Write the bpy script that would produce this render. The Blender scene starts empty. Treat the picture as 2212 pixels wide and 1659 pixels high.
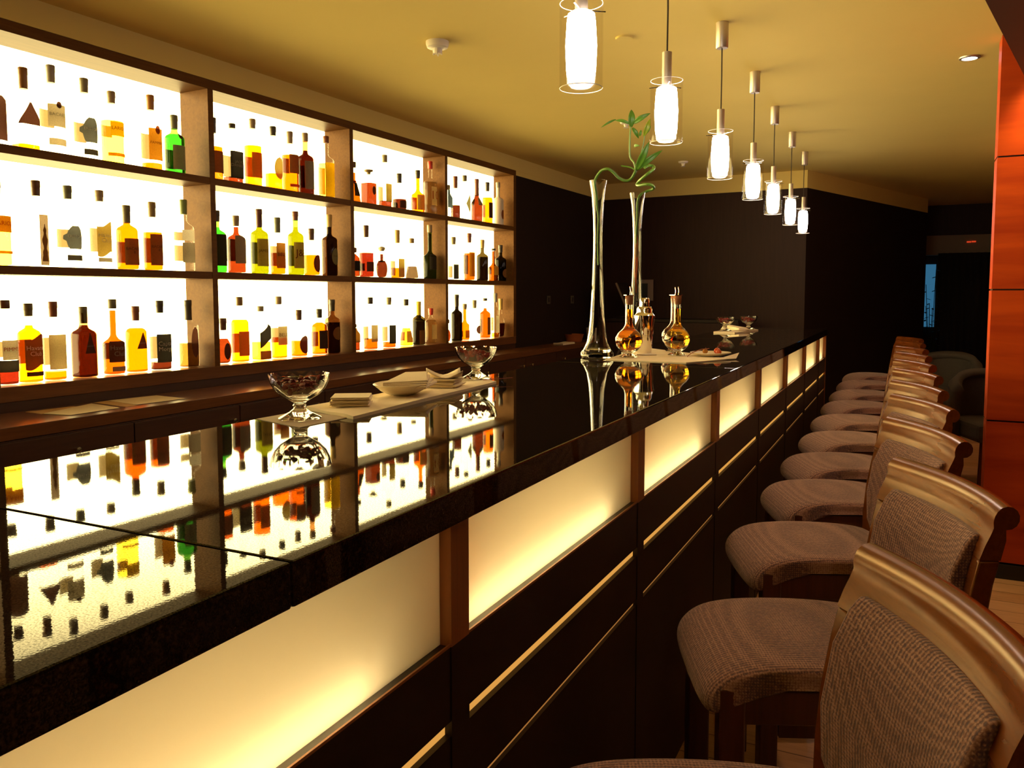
import bpy, bmesh, math, random
from mathutils import Vector, Matrix
PI = math.pi
random.seed(4)
sc = bpy.context.scene
COL = sc.collection

# ------------------------------------------------------------------ camera, world, lights, exposure
cam_d = bpy.data.cameras.new('camera')
cam = bpy.data.objects.new('camera', cam_d)
COL.objects.link(cam)
sc.camera = cam
cam_d.sensor_fit = 'HORIZONTAL'
cam_d.sensor_width = 36.0
cam_d.lens = 36.0 * 1750.0 / 2212.0
cam_d.shift_x = 15.3 / 2212.0
cam_d.shift_y = -62.25 / 2212.0
cam_d.clip_start = 0.05
yaw, pitch, roll = 0.4595, 0.0738, -0.0016
fwd = Vector((-math.sin(yaw) * math.cos(pitch), math.cos(yaw) * math.cos(pitch), -math.sin(pitch)))
rgt = Vector((math.cos(yaw), math.sin(yaw), 0))
upv = rgt.cross(fwd)
r2 = rgt * math.cos(roll) + upv * math.sin(roll)
u2 = upv * math.cos(roll) - rgt * math.sin(roll)
m = Matrix((r2, u2, -fwd)).transposed().to_4x4()
m.translation = Vector((0, 0, 1.37))
cam.matrix_world = m

w = bpy.data.worlds.new('world')
sc.world = w
w.use_nodes = True
w.node_tree.nodes['Background'].inputs[0].default_value = (0.30, 0.12, 0.05, 1)
w.node_tree.nodes['Background'].inputs[1].default_value = 0.02

sc.view_settings.view_transform = 'Standard'
sc.view_settings.look = 'None'
sc.view_settings.gamma = 1.0
sc.view_settings.exposure = 0.0
sc.view_settings.use_curve_mapping = False
sc.cycles.max_bounces = 12
sc.cycles.transparent_max_bounces = 40
sc.cycles.transmission_bounces = 12
sc.cycles.glossy_bounces = 6
sc.cycles.diffuse_bounces = 4
sc.cycles.use_denoising = True
sc.cycles.sample_clamp_indirect = 6.0

PANEL_E = 21.0
PEND_E = 36.0
TUBE_E = 100.0
WARM = (1.0, 0.77, 0.30)

def spot(name, loc, target, power, size, blend, color, radius=0.03):
    l = bpy.data.lights.new(name, 'SPOT')
    l.energy = power; l.spot_size = math.radians(size); l.spot_blend = blend
    l.color = color; l.shadow_soft_size = radius
    o = bpy.data.objects.new(name, l); COL.objects.link(o)
    o.location = loc
    o.rotation_euler = (Vector(target) - Vector(loc)).to_track_quat('-Z', 'Y').to_euler()
    return o
# ceiling downlights; the aisle, near and far_aisle spots are unseen
spot('downlight_lamp_wall', (0.60, 4.34, 2.55), (0.70, 4.62, 0), 46, 85, 0.8, (1, 0.74, 0.26))
spot('downlight_lamp_far', (0.25, 4.86, 2.53), (0.25, 4.86, 0), 4, 80, 0.8, (1, 0.75, 0.5))
spot('downlight_lamp_aisle', (0.85, 2.6, 2.28), (0.75, 2.9, 0), 26, 110, 0.8, (1, 0.62, 0.32))
spot('downlight_lamp_near', (0.75, 0.2, 2.55), (0.55, 0.8, 0.6), 8, 110, 0.8, (1, 0.60, 0.34))
spot('downlight_lamp_far_aisle', (0.9, 7.2, 2.55), (0.6, 7.0, 0), 10, 110, 0.8, (1, 0.6, 0.32))
wl = bpy.data.lights.new('far_fill_light', 'POINT'); wl.energy = 9; wl.color = (1, 0.5, 0.22); wl.shadow_soft_size = 0.12  # unseen fill added behind the orange wall to brighten the skew frieze
wo = bpy.data.objects.new('far_fill_light', wl); COL.objects.link(wo); wo.location = (1.5, 7.6, 2.1)

# ------------------------------------------------------------------ material helpers
MC = {}
def nt(name):
    m = bpy.data.materials.new(name); m.use_nodes = True
    n = m.node_tree; n.nodes.clear()
    out = n.nodes.new('ShaderNodeOutputMaterial')
    return m, n, out
def N(n, t, **kw):
    x = n.nodes.new(t)
    for k, v in kw.items(): setattr(x, k, v)
    return x
def pbr(name, color, rough=0.5, metal=0.0, spec=0.5, coat=0.0, noise=None, bump=None, ior=None):
    if name in MC: return MC[name]
    m, n, out = nt(name)
    b = N(n, 'ShaderNodeBsdfPrincipled')
    b.inputs['Base Color'].default_value = (*color, 1)
    b.inputs['Roughness'].default_value = rough
    b.inputs['Metallic'].default_value = metal
    b.inputs['Specular IOR Level'].default_value = spec
    b.inputs['Coat Weight'].default_value = coat
    b.inputs['Coat Roughness'].default_value = 0.15
    if ior: b.inputs['IOR'].default_value = ior
    n.links.new(b.outputs[0], out.inputs[0])
    tc = N(n, 'ShaderNodeTexCoord')
    if noise:
        sc_, amt = noise
        t = N(n, 'ShaderNodeTexNoise'); t.inputs['Scale'].default_value = sc_; t.inputs['Detail'].default_value = 4
        n.links.new(tc.outputs['Object'], t.inputs['Vector'])
        r = N(n, 'ShaderNodeMix', data_type='RGBA')
        r.inputs[6].default_value = (*[c * (1 - amt) for c in color], 1)
        r.inputs[7].default_value = (*[min(1, c * (1 + amt)) for c in color], 1)
        n.links.new(t.outputs['Fac'], r.inputs[0]); n.links.new(r.outputs[2], b.inputs['Base Color'])
    if bump:
        t = N(n, 'ShaderNodeTexNoise'); t.inputs['Scale'].default_value = bump[0]; t.inputs['Detail'].default_value = 3
        n.links.new(tc.outputs['Object'], t.inputs['Vector'])
        bp = N(n, 'ShaderNodeBump'); bp.inputs['Strength'].default_value = bump[1]; bp.inputs['Distance'].default_value = 0.002
        n.links.new(t.outputs['Fac'], bp.inputs['Height']); n.links.new(bp.outputs[0], b.inputs['Normal'])
    MC[name] = m
    return m
def wood(name, c1, c2, axis='Z', scale=6.0, rough=0.4, coat=0.0, spec=0.5, stretch=14.0):
    if name in MC: return MC[name]
    m, n, out = nt(name)
    b = N(n, 'ShaderNodeBsdfPrincipled'); b.inputs['Roughness'].default_value = rough
    b.inputs['Coat Weight'].default_value = coat; b.inputs['Coat Roughness'].default_value = 0.2
    b.inputs['Specular IOR Level'].default_value = spec
    tc = N(n, 'ShaderNodeTexCoord'); mp = N(n, 'ShaderNodeMapping')
    s = [stretch, stretch, stretch]; s['XYZ'.index(axis)] = 1.0
    mp.inputs['Scale'].default_value = s
    t = N(n, 'ShaderNodeTexNoise'); t.inputs['Scale'].default_value = scale; t.inputs['Detail'].default_value = 6; t.inputs['Distortion'].default_value = 0.6
    r = N(n, 'ShaderNodeValToRGB')
    r.color_ramp.elements[0].position = 0.32; r.color_ramp.elements[0].color = (*c1, 1)
    r.color_ramp.elements[1].position = 0.68; r.color_ramp.elements[1].color = (*c2, 1)
    n.links.new(tc.outputs['Object'], mp.inputs[0]); n.links.new(mp.outputs[0], t.inputs['Vector'])
    n.links.new(t.outputs['Fac'], r.inputs[0]); n.links.new(r.outputs[0], b.inputs['Base Color'])
    n.links.new(b.outputs[0], out.inputs[0])
    MC[name] = m
    return m
def emit(name, color, strength):
    if name in MC: return MC[name]
    m, n, out = nt(name)
    e = N(n, 'ShaderNodeEmission'); e.inputs[0].default_value = (*color, 1); e.inputs[1].default_value = strength
    n.links.new(e.outputs[0], out.inputs[0]); MC[name] = m
    return m
def edge_fac(n, k0, k1):
    lw = N(n, 'ShaderNodeLayerWeight'); lw.inputs[0].default_value = 0.5
    p = N(n, 'ShaderNodeMath', operation='POWER'); p.inputs[1].default_value = 4.0
    n.links.new(lw.outputs['Facing'], p.inputs[0])
    a = N(n, 'ShaderNodeMath', operation='MULTIPLY_ADD'); a.inputs[1].default_value = k1; a.inputs[2].default_value = k0
    n.links.new(p.outputs[0], a.inputs[0]); return a
def panel_light(name, color, strength):
    m, n, out = nt(name)
    e = N(n, 'ShaderNodeEmission'); e.inputs[0].default_value = (*color, 1)
    ge = N(n, 'ShaderNodeNewGeometry')
    d = N(n, 'ShaderNodeVectorMath', operation='DOT_PRODUCT'); n.links.new(ge.outputs['Normal'], d.inputs[0]); n.links.new(ge.outputs['Incoming'], d.inputs[1])
    ab = N(n, 'ShaderNodeMath', operation='ABSOLUTE'); n.links.new(d.outputs['Value'], ab.inputs[0])
    # emission shaped to darken the ceiling by the shelves: the light leaves mostly level, little of it steeply up or down
    sx_ = N(n, 'ShaderNodeSeparateXYZ'); n.links.new(ge.outputs['Incoming'], sx_.inputs[0])
    az = N(n, 'ShaderNodeMath', operation='ABSOLUTE'); n.links.new(sx_.outputs[2], az.inputs[0])
    mr = N(n, 'ShaderNodeMapRange', interpolation_type='SMOOTHSTEP'); n.links.new(az.outputs[0], mr.inputs[0])
    mr.inputs[1].default_value = 0.25; mr.inputs[2].default_value = 0.42; mr.inputs[3].default_value = 1.0; mr.inputs[4].default_value = 0.06
    p0_ = N(n, 'ShaderNodeMath', operation='POWER'); p0_.inputs[1].default_value = 0.8; n.links.new(ab.outputs[0], p0_.inputs[0])
    pw = N(n, 'ShaderNodeMath', operation='MULTIPLY'); n.links.new(p0_.outputs[0], pw.inputs[0]); n.links.new(mr.outputs[0], pw.inputs[1])
    ml = N(n, 'ShaderNodeMath', operation='MULTIPLY'); ml.inputs[1].default_value = strength; n.links.new(pw.outputs[0], ml.inputs[0])
    n.links.new(ml.outputs[0], e.inputs[1]); n.links.new(e.outputs[0], out.inputs[0])
    MC[name] = m
    return m
def thin(name, color, gloss=1.0, rough=0.03, haze=0.0, hazecol=(0.8, 0.8, 0.8), ior=1.45):
    """thin walled clear glass: tinted straight transmission with fresnel reflection"""
    if name in MC: return MC[name]
    m, n, out = nt(name)
    tr = N(n, 'ShaderNodeBsdfTransparent'); tr.inputs[0].default_value = (*color, 1)
    gl = N(n, 'ShaderNodeBsdfGlossy'); gl.inputs['Roughness'].default_value = rough
    mx = N(n, 'ShaderNodeMixShader')
    n.links.new(edge_fac(n, 0.025 * gloss, 0.55 * gloss).outputs[0], mx.inputs[0])
    base = tr
    if haze:
        d = N(n, 'ShaderNodeBsdfDiffuse'); d.inputs[0].default_value = (*hazecol, 1)
        tl = N(n, 'ShaderNodeBsdfTranslucent'); tl.inputs[0].default_value = (*hazecol, 1)
        m2 = N(n, 'ShaderNodeMixShader'); m2.inputs[0].default_value = 0.5
        n.links.new(d.outputs[0], m2.inputs[1]); n.links.new(tl.outputs[0], m2.inputs[2])
        m1 = N(n, 'ShaderNodeMixShader'); m1.inputs[0].default_value = haze
        n.links.new(tr.outputs[0], m1.inputs[1]); n.links.new(m2.outputs[0], m1.inputs[2]); base = m1
    n.links.new(base.outputs[0], mx.inputs[1]); n.links.new(gl.outputs[0], mx.inputs[2])
    n.links.new(mx.outputs[0], out.inputs[0]); MC[name] = m
    return m
def glass(name, color=(1, 1, 1), ior=1.45, rough=0.0):
    if name in MC: return MC[name]
    m, n, out = nt(name)
    g = N(n, 'ShaderNodeBsdfGlass'); g.inputs['Color'].default_value = (*color, 1)
    g.inputs['IOR'].default_value = ior; g.inputs['Roughness'].default_value = rough
    n.links.new(g.outputs[0], out.inputs[0]); MC[name] = m
    return m
def paper(name, color, trans=0.16, rough=0.7):
    if name in MC: return MC[name]
    m, n, out = nt(name)
    d = N(n, 'ShaderNodeBsdfDiffuse'); tl = N(n, 'ShaderNodeBsdfTranslucent')
    t = N(n, 'ShaderNodeTexNoise'); t.inputs['Scale'].default_value = 180
    tc = N(n, 'ShaderNodeTexCoord'); n.links.new(tc.outputs['Object'], t.inputs['Vector'])
    r = N(n, 'ShaderNodeMix', data_type='RGBA')
    r.inputs[6].default_value = (*[c * 0.8 for c in color], 1); r.inputs[7].default_value = (*[min(1, c * 1.15) for c in color], 1)
    n.links.new(t.outputs['Fac'], r.inputs[0])
    n.links.new(r.outputs[2], d.inputs[0]); n.links.new(r.outputs[2], tl.inputs[0])
    mx = N(n, 'ShaderNodeMixShader'); mx.inputs[0].default_value = trans
    n.links.new(d.outputs[0], mx.inputs[1]); n.links.new(tl.outputs[0], mx.inputs[2])
    n.links.new(mx.outputs[0], out.inputs[0]); MC[name] = m
    return m

def granite():
    m, n, out = nt('granite')
    b = N(n, 'ShaderNodeBsdfPrincipled')
    b.inputs['Roughness'].default_value = 0.02; b.inputs['IOR'].default_value = 1.42
    tc = N(n, 'ShaderNodeTexCoord')
    t = N(n, 'ShaderNodeTexNoise'); t.inputs['Scale'].default_value = 260; t.inputs['Detail'].default_value = 3
    r = N(n, 'ShaderNodeValToRGB')
    r.color_ramp.elements[0].position = 0.45; r.color_ramp.elements[0].color = (0.010, 0.007, 0.006, 1)
    r.color_ramp.elements[1].position = 0.75; r.color_ramp.elements[1].color = (0.040, 0.026, 0.017, 1)
    n.links.new(tc.outputs['Object'], t.inputs['Vector']); n.links.new(t.outputs['Fac'], r.inputs[0])
    n.links.new(r.outputs[0], b.inputs['Base Color'])
    t2 = N(n, 'ShaderNodeTexNoise'); t2.inputs['Scale'].default_value = 520; t2.inputs['Detail'].default_value = 2
    n.links.new(tc.outputs['Object'], t2.inputs['Vector'])
    mr = N(n, 'ShaderNodeMapRange'); mr.inputs[1].default_value = 0.38; mr.inputs[2].default_value = 0.62; mr.inputs[3].default_value = 0.10; mr.inputs[4].default_value = 0.50
    n.links.new(t2.outputs['Fac'], mr.inputs[0]); n.links.new(mr.outputs[0], b.inputs['Specular IOR Level'])
    v = N(n, 'ShaderNodeTexVoronoi'); v.inputs['Scale'].default_value = 330
    n.links.new(tc.outputs['Object'], v.inputs['Vector'])
    bp = N(n, 'ShaderNodeBump'); bp.inputs['Strength'].default_value = 0.004; bp.inputs['Distance'].default_value = 0.001
    n.links.new(v.outputs['Distance'], bp.inputs['Height']); n.links.new(bp.outputs[0], b.inputs['Normal'])
    n.links.new(b.outputs[0], out.inputs[0])
    return m
M_GRANITE = granite()

def fabric():
    m, n, out = nt('fabric')
    b = N(n, 'ShaderNodeBsdfPrincipled'); b.inputs['Roughness'].default_value = 0.85
    b.inputs['Sheen Weight'].default_value = 0.25; b.inputs['Specular IOR Level'].default_value = 0.15
    tc = N(n, 'ShaderNodeTexCoord')
    mp = N(n, 'ShaderNodeMapping'); mp.inputs['Scale'].default_value = (1, 1, 1)
    n.links.new(tc.outputs['Object'], mp.inputs[0])
    w1 = N(n, 'ShaderNodeTexWave', bands_direction='Y'); w1.inputs['Scale'].default_value = 42; w1.inputs['Distortion'].default_value = 2.0; w1.inputs['Detail Scale'].default_value = 6
    w2 = N(n, 'ShaderNodeTexWave', bands_direction='X'); w2.inputs['Scale'].default_value = 60; w2.inputs['Distortion'].default_value = 3.0; w2.inputs['Detail Scale'].default_value = 5
    w3 = N(n, 'ShaderNodeTexWave', bands_direction='Z'); w3.inputs['Scale'].default_value = 60; w3.inputs['Distortion'].default_value = 3.0; w3.inputs['Detail Scale'].default_value = 5
    for x in (w1, w2, w3): n.links.new(mp.outputs[0], x.inputs['Vector'])
    a = N(n, 'ShaderNodeMath', operation='MULTIPLY'); n.links.new(w2.outputs['Fac'], a.inputs[0]); n.links.new(w3.outputs['Fac'], a.inputs[1])
    s = N(n, 'ShaderNodeMath', operation='ADD'); n.links.new(w1.outputs['Fac'], s.inputs[0]); n.links.new(a.outputs[0], s.inputs[1])
    nz = N(n, 'ShaderNodeTexNoise'); nz.inputs['Scale'].default_value = 190; n.links.new(tc.outputs['Object'], nz.inputs['Vector'])
    s2 = N(n, 'ShaderNodeMath', operation='MULTIPLY_ADD'); s2.inputs[1].default_value = 0.5; n.links.new(s.outputs[0], s2.inputs[0])
    nn = N(n, 'ShaderNodeMath', operation='MULTIPLY_ADD'); nn.inputs[1].default_value = 0.8; nn.inputs[2].default_value = -0.25
    n.links.new(nz.outputs['Fac'], nn.inputs[0]); n.links.new(nn.outputs[0], s2.inputs[2])
    r = N(n, 'ShaderNodeValToRGB')
    e = r.color_ramp.elements
    e[0].position = 0.15; e[0].color = (0.09, 0.055, 0.075, 1)
    e[1].position = 0.85; e[1].color = (0.42, 0.245, 0.20, 1)
    k = e.new(0.5); k.color = (0.24, 0.118, 0.095, 1)
    n.links.new(s2.outputs[0], r.inputs[0]); n.links.new(r.outputs[0], b.inputs['Base Color'])
    bp = N(n, 'ShaderNodeBump'); bp.inputs['Strength'].default_value = 0.5; bp.inputs['Distance'].default_value = 0.0015
    n.links.new(s2.outputs[0], bp.inputs['Height']); n.links.new(bp.outputs[0], b.inputs['Normal'])
    n.links.new(b.outputs[0], out.inputs[0])
    return m
M_FABRIC = fabric()

def planks():
    m, n, out = nt('floor_planks')
    b = N(n, 'ShaderNodeBsdfPrincipled'); b.inputs['Roughness'].default_value = 0.35
    tc = N(n, 'ShaderNodeTexCoord')
    br = N(n, 'ShaderNodeTexBrick'); br.offset = 0.37
    br.inputs['Scale'].default_value = 1.0; br.inputs['Brick Width'].default_value = 1.4; br.inputs['Row Height'].default_value = 0.13
    br.inputs['Mortar Size'].default_value = 0.002; br.inputs['Color1'].default_value = (0.70, 0.37, 0.19, 1)
    br.inputs['Color2'].default_value = (0.82, 0.46, 0.25, 1); br.inputs['Mortar'].default_value = (0.12, 0.05, 0.02, 1)
    n.links.new(tc.outputs['Object'], br.inputs['Vector'])
    mp = N(n, 'ShaderNodeMapping'); mp.inputs['Scale'].default_value = (2, 30, 1); n.links.new(tc.outputs['Object'], mp.inputs[0])
    t = N(n, 'ShaderNodeTexNoise'); t.inputs['Scale'].default_value = 3; t.inputs['Detail'].default_value = 5; n.links.new(mp.outputs[0], t.inputs['Vector'])
    mx = N(n, 'ShaderNodeMix', data_type='RGBA', blend_type='MULTIPLY'); mx.inputs[0].default_value = 0.5
    n.links.new(br.outputs['Color'], mx.inputs[6]); n.links.new(t.outputs['Fac'], mx.inputs[7])
    n.links.new(mx.outputs[2], b.inputs['Base Color']); n.links.new(b.outputs[0], out.inputs[0])
    return m

M_CEIL = pbr('ceiling_paint', (0.82, 0.64, 0.205), 0.9, spec=0.1, noise=(3, 0.03))
M_DARKWALL = pbr('dark_wall', (0.020, 0.009, 0.006), 0.75, spec=0.2, noise=(2, 0.2))
M_DARKWOOD = wood('dark_wood_wall', (0.024, 0.008, 0.005), (0.034, 0.012, 0.007), 'Z', 3, 0.6, spec=0.3)
M_ORANGE = wood('orange_veneer', (0.40, 0.035, 0.003), (0.60, 0.075, 0.006), 'X', 1.6, 0.45, spec=0.35, stretch=9)
M_SHELF = wood('shelf_wood', (0.115, 0.044, 0.007), (0.155, 0.062, 0.010), 'Y', 5, 0.5, spec=0.15)
M_COUNTERWOOD = wood('counter_wood', (0.13, 0.045, 0.014), (0.19, 0.07, 0.023), 'Y', 5, 0.28, coat=0.2)
M_CABWOOD = wood('cabinet_wood', (0.045, 0.016, 0.007), (0.06, 0.022, 0.010), 'Y', 5, 0.45)
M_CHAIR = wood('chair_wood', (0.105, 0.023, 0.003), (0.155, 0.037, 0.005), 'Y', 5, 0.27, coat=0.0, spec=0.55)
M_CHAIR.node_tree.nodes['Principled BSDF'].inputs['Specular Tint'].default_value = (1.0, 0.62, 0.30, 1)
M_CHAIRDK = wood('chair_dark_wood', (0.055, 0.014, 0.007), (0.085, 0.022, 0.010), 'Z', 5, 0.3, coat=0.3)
M_LAMINATE = pbr('black_laminate', (0.018, 0.009, 0.005), 0.5, spec=0.3)
M_POST = wood('bar_post_wood', (0.30, 0.10, 0.022), (0.40, 0.14, 0.034), 'Z', 5, 0.35)
M_METAL = pbr('brushed_metal', (0.62, 0.55, 0.47), 0.3, 1.0)
M_SATIN = pbr('satin_nickel', (0.66, 0.58, 0.50), 0.42, 0.85)
M_CHROME = pbr('chrome', (0.85, 0.82, 0.78), 0.06, 1.0)
M_CORD = pbr('cord', (0.04, 0.025, 0.015), 0.6)
M_WHITEP = pbr('white_plastic', (0.82, 0.74, 0.60), 0.4)
M_CHINA = pbr('white_china', (0.84, 0.73, 0.55), 0.25)
M_CLOTH = pbr('white_cloth', (0.86, 0.72, 0.52), 0.9, spec=0.1, bump=(350, 0.3), noise=(25, 0.05))
M_GLASS = glass('clear_glass')
M_WATER = glass('water', (0.97, 0.97, 0.90), 1.33)
M_CORK = pbr('cork', (0.36, 0.13, 0.05), 0.8, noise=(90, 0.3))
M_LEAF = pbr('leaf', (0.10, 0.26, 0.02), 0.4, noise=(18, 0.3))
M_STEM = pbr('stem', (0.09, 0.20, 0.02), 0.35, noise=(30, 0.3))
M_PAPERW = pbr('menu_paper', (0.92, 0.80, 0.60), 0.7)
M_PAPERT = pbr('menu_tan', (0.66, 0.44, 0.22), 0.7)

# ------------------------------------------------------------------ mesh helpers
class MB:
    def __init__(s): s.v = []; s.f = []
    def add(s, vs, fs, M=None):
        o = len(s.v)
        s.v += [tuple(M @ Vector(p)) if M else tuple(p) for p in vs]
        s.f += [tuple(i + o for i in f) for f in fs]
        return s
    def box(s, a, b, M=None):
        x0, y0, z0 = a; x1, y1, z1 = b
        return s.add([(x0, y0, z0), (x1, y0, z0), (x1, y1, z0), (x0, y1, z0), (x0, y0, z1), (x1, y0, z1), (x1, y1, z1), (x0, y1, z1)],
                     [(3, 2, 1, 0), (4, 5, 6, 7), (0, 1, 5, 4), (1, 2, 6, 5), (2, 3, 7, 6), (3, 0, 4, 7)], M)
    def lathe(s, prof, n=32, M=None, closed=False, power=2.0, flute=0.0, nfl=0):
        """prof: (r,z) list; caps added when the ends are not closed on the axis"""
        vs = []; fs = []
        for (r, z) in prof:
            for i in range(n):
                a = 2 * PI * i / n
                c, q = math.cos(a), math.sin(a)
                k = 1.0
                if power != 2.0: k = 1.0 / ((abs(c) ** power + abs(q) ** power) ** (1 / power))
                if flute: k *= 1 - flute * (0.5 - 0.5 * abs(math.cos(a * nfl / 2)))
                vs.append((r * c * k, r * q * k, z))
        m_ = len(prof)
        for j in range(m_ - 1 + (1 if closed else 0)):
            j2 = (j + 1) % m_
            for i in range(n):
                i2 = (i + 1) % n
                fs.append((j * n + i, j * n + i2, j2 * n + i2, j2 * n + i))
        if not closed:
            if prof[0][0] > 1e-6: fs.append(tuple(range(n - 1, -1, -1)))
            if prof[-1][0] > 1e-6: fs.append(tuple((m_ - 1) * n + i for i in range(n)))
        return s.add(vs, fs, M)
    def tube(s, pts, r, n=8, caps=True):
        pts = [Vector(p) for p in pts]; vs = []; fs = []
        prev = None
        for k, p in enumerate(pts):
            t = (pts[min(k + 1, len(pts) - 1)] - pts[max(k - 1, 0)]).normalized()
            if prev is None:
                u = t.orthogonal().normalized()
            else:
                u = (prev - t * prev.dot(t)).normalized()
            prev = u; w_ = t.cross(u)
            rr = r[k] if isinstance(r, (list, tuple)) else r
            for i in range(n):
                a = 2 * PI * i / n
                vs.append(tuple(p + (u * math.cos(a) + w_ * math.sin(a)) * rr))
        for k in range(len(pts) - 1):
            for i in range(n):
                i2 = (i + 1) % n
                fs.append((k * n + i, k * n + i2, (k + 1) * n + i2, (k + 1) * n + i))
        if caps:
            fs.append(tuple(range(n - 1, -1, -1))); fs.append(tuple((len(pts) - 1) * n + i for i in range(n)))
        return s.add(vs, fs)
    def prism(s, poly, y0, y1, M=None):
        """poly of (x,z), extruded along y"""
        n = len(poly)
        vs = [(x, y0, z) for x, z in poly] + [(x, y1, z) for x, z in poly]
        fs = [tuple(range(n)), tuple(range(2 * n - 1, n - 1, -1))] + [(i, i + n, (i + 1) % n + n, (i + 1) % n) for i in range(n)]
        return s.add(vs, fs, M)
    def mesh(s, name, mat, smooth=False):
        me = bpy.data.meshes.new(name)
        me.from_pydata(s.v, [], s.f)
        bm = bmesh.new(); bm.from_mesh(me)
        bmesh.ops.remove_doubles(bm, verts=bm.verts, dist=1e-6)
        bmesh.ops.recalc_face_normals(bm, faces=bm.faces)
        if smooth:
            for f in bm.faces: f.smooth = True
            for e in bm.edges:
                if len(e.link_faces) == 2 and e.calc_face_angle(0) > 0.75: e.smooth = False
        bm.to_mesh(me); bm.free()
        me.materials.append(mat)
        return me
    def obj(s, name, mat, parent=None, smooth=False, bevel=0, subsurf=0):
        return link(name, s.mesh(name, mat, smooth), parent, bevel, subsurf)
def link(name, me, parent=None, bevel=0, subsurf=0):
    o = bpy.data.objects.new(name, me); COL.objects.link(o)
    if parent: o.parent = parent
    if bevel:
        b = o.modifiers.new('bevel', 'BEVEL'); b.width = bevel; b.segments = 2; b.limit_method = 'ANGLE'
    if subsurf:
        b = o.modifiers.new('subsurf', 'SUBSURF'); b.levels = subsurf; b.render_levels = subsurf
    return o
def box(a, b): return MB().box(a, b)
def tag(o, label, cat, group=None):
    o['label'] = label; o['category'] = cat
    if group: o['group'] = group
    return o
def thing(name, label, cat, loc=(0, 0, 0), rz=0, group=None):
    o = bpy.data.objects.new(name, None); COL.objects.link(o)
    o.empty_display_size = 0.05
    o.location = loc; o.rotation_euler = (0, 0, rz)
    return tag(o, label, cat, group)
def struct(name, mb, mat, bevel=0):
    o = mb.obj(name, mat, None, bevel=bevel); o['kind'] = 'structure'
    return o
def copy_tree(o, parent=None):
    kids = [c for c in COL.objects if c.parent == o]
    c = o.copy(); COL.objects.link(c)
    if parent: c.parent = parent
    for k in kids: copy_tree(k, c)
    return c
TXT = {}
def text_mesh(s):
    """flat lettering centred on the origin, width and height returned"""
    if s in TXT: return TXT[s]
    cu = bpy.data.curves.new('lettering', 'FONT'); cu.body = s; cu.align_x = 'CENTER'; cu.align_y = 'CENTER'
    cu.resolution_u = 2; cu.space_line = 0.9
    o = bpy.data.objects.new('lettering_source', cu); COL.objects.link(o)
    bpy.context.view_layer.update()
    dg = bpy.context.evaluated_depsgraph_get()
    me = bpy.data.meshes.new_from_object(o.evaluated_get(dg))
    vs = [tuple(v.co) for v in me.vertices]; fs = [tuple(p.vertices) for p in me.polygons]
    bpy.data.objects.remove(o); bpy.data.meshes.remove(me); bpy.data.curves.remove(cu)
    x0 = min(v[0] for v in vs); x1 = max(v[0] for v in vs); y0 = min(v[1] for v in vs); y1 = max(v[1] for v in vs)
    vs = [(v[0] - (x0 + x1) / 2, v[1] - (y0 + y1) / 2, 0) for v in vs]
    TXT[s] = (vs, fs, x1 - x0, y1 - y0)
    return TXT[s]
# ------------------------------------------------------------------ the room
YAWS = 0.0263
SS, CS = math.sin(YAWS), math.cos(YAWS)
SH = Matrix.Translation((-3.209, 3.127, 0)) @ Matrix.Rotation(-YAWS, 4, 'Z')   # shelf frame: x out of the wall, y along it
def sh(t, off=0.0, z=0.0): return SH @ Vector((off, t, z))
ZC = 2.58
struct('floor', box((-5.2, -4.0, -0.06), (5.2, 14.2, 0.0)), planks())
struct('ceiling', box((-5.2, -4.0, ZC), (5.2, 14.2, ZC + 0.06)), M_CEIL)
XW = lambda y: -3.209 + (y - 3.127) * math.tan(YAWS)
# wall behind the bar: dark face beyond the shelf unit, painted frieze above
def quad_prism(pts, z0, z1):
    n = len(pts); mb = MB()
    mb.add([(x, y, z0) for x, y in pts] + [(x, y, z1) for x, y in pts],
           [tuple(range(n - 1, -1, -1)), tuple(range(n, 2 * n))] + [(i, (i + 1) % n, (i + 1) % n + n, i + n) for i in range(n)])
    return mb
e = sh(3.405)
struct('wall_left', quad_prism([(e.x - 0.005, e.y), (XW(8.62) - 0.005, 8.62), (-4.2, 8.62), (-4.2, e.y)], 0, 2.425), M_DARKWALL)
struct('wall_left_frieze', quad_prism([(XW(-3.9), -3.9), (XW(8.55), 8.55), (-4.2, 8.55), (-4.2, -3.9)], 2.466, ZC), M_CEIL)
struct('wall_left_return', quad_prism([(e.x - 0.002, e.y), (XW(8.55) - 0.002, 8.55), (-4.15, 8.55), (-4.15, e.y)], 2.425, 2.466), M_CEIL)
struct('wall_left_near', quad_prism([(XW(-3.9) - 0.22, -3.9), (XW(8.5) - 0.22, 8.5), (-4.25, 8.5), (-4.25, -3.9)], 0, 2.466), M_DARKWALL)
# far wall of the bar alcove, its frieze, and the wall running back on the skew
bx0, bx1, by = XW(8.55) - 0.3, -0.90, 8.50
struct('wall_back', quad_prism([(bx0, by + 0.07), (bx1, by - 0.03), (bx1, by + 0.22), (bx0, by + 0.32)], 0, 2.41), M_DARKWOOD)
struct('wall_back_frieze', quad_prism([(bx0, by + 0.06), (bx1, by - 0.04), (bx1, by + 0.21), (bx0, by + 0.31)], 2.41, ZC), M_CEIL)
sx, sy = 0.205, 11.75
struct('wall_right_skew', quad_prism([(bx1, by - 0.03), (sx, sy), (sx - 0.25, sy + 0.05), (bx1 - 0.25, by + 0.05)], 0, 2.41), M_DARKWALL)
struct('wall_right_skew_frieze', quad_prism([(bx1, by - 0.04), (sx + 0.002, sy), (sx - 0.25, sy + 0.05), (bx1 - 0.25, by + 0.05)], 2.41, ZC), M_CEIL)
struct('wall_far', box((-1.2, 12.6, 0), (5.2, 12.8, ZC)), M_DARKWOOD)
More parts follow.
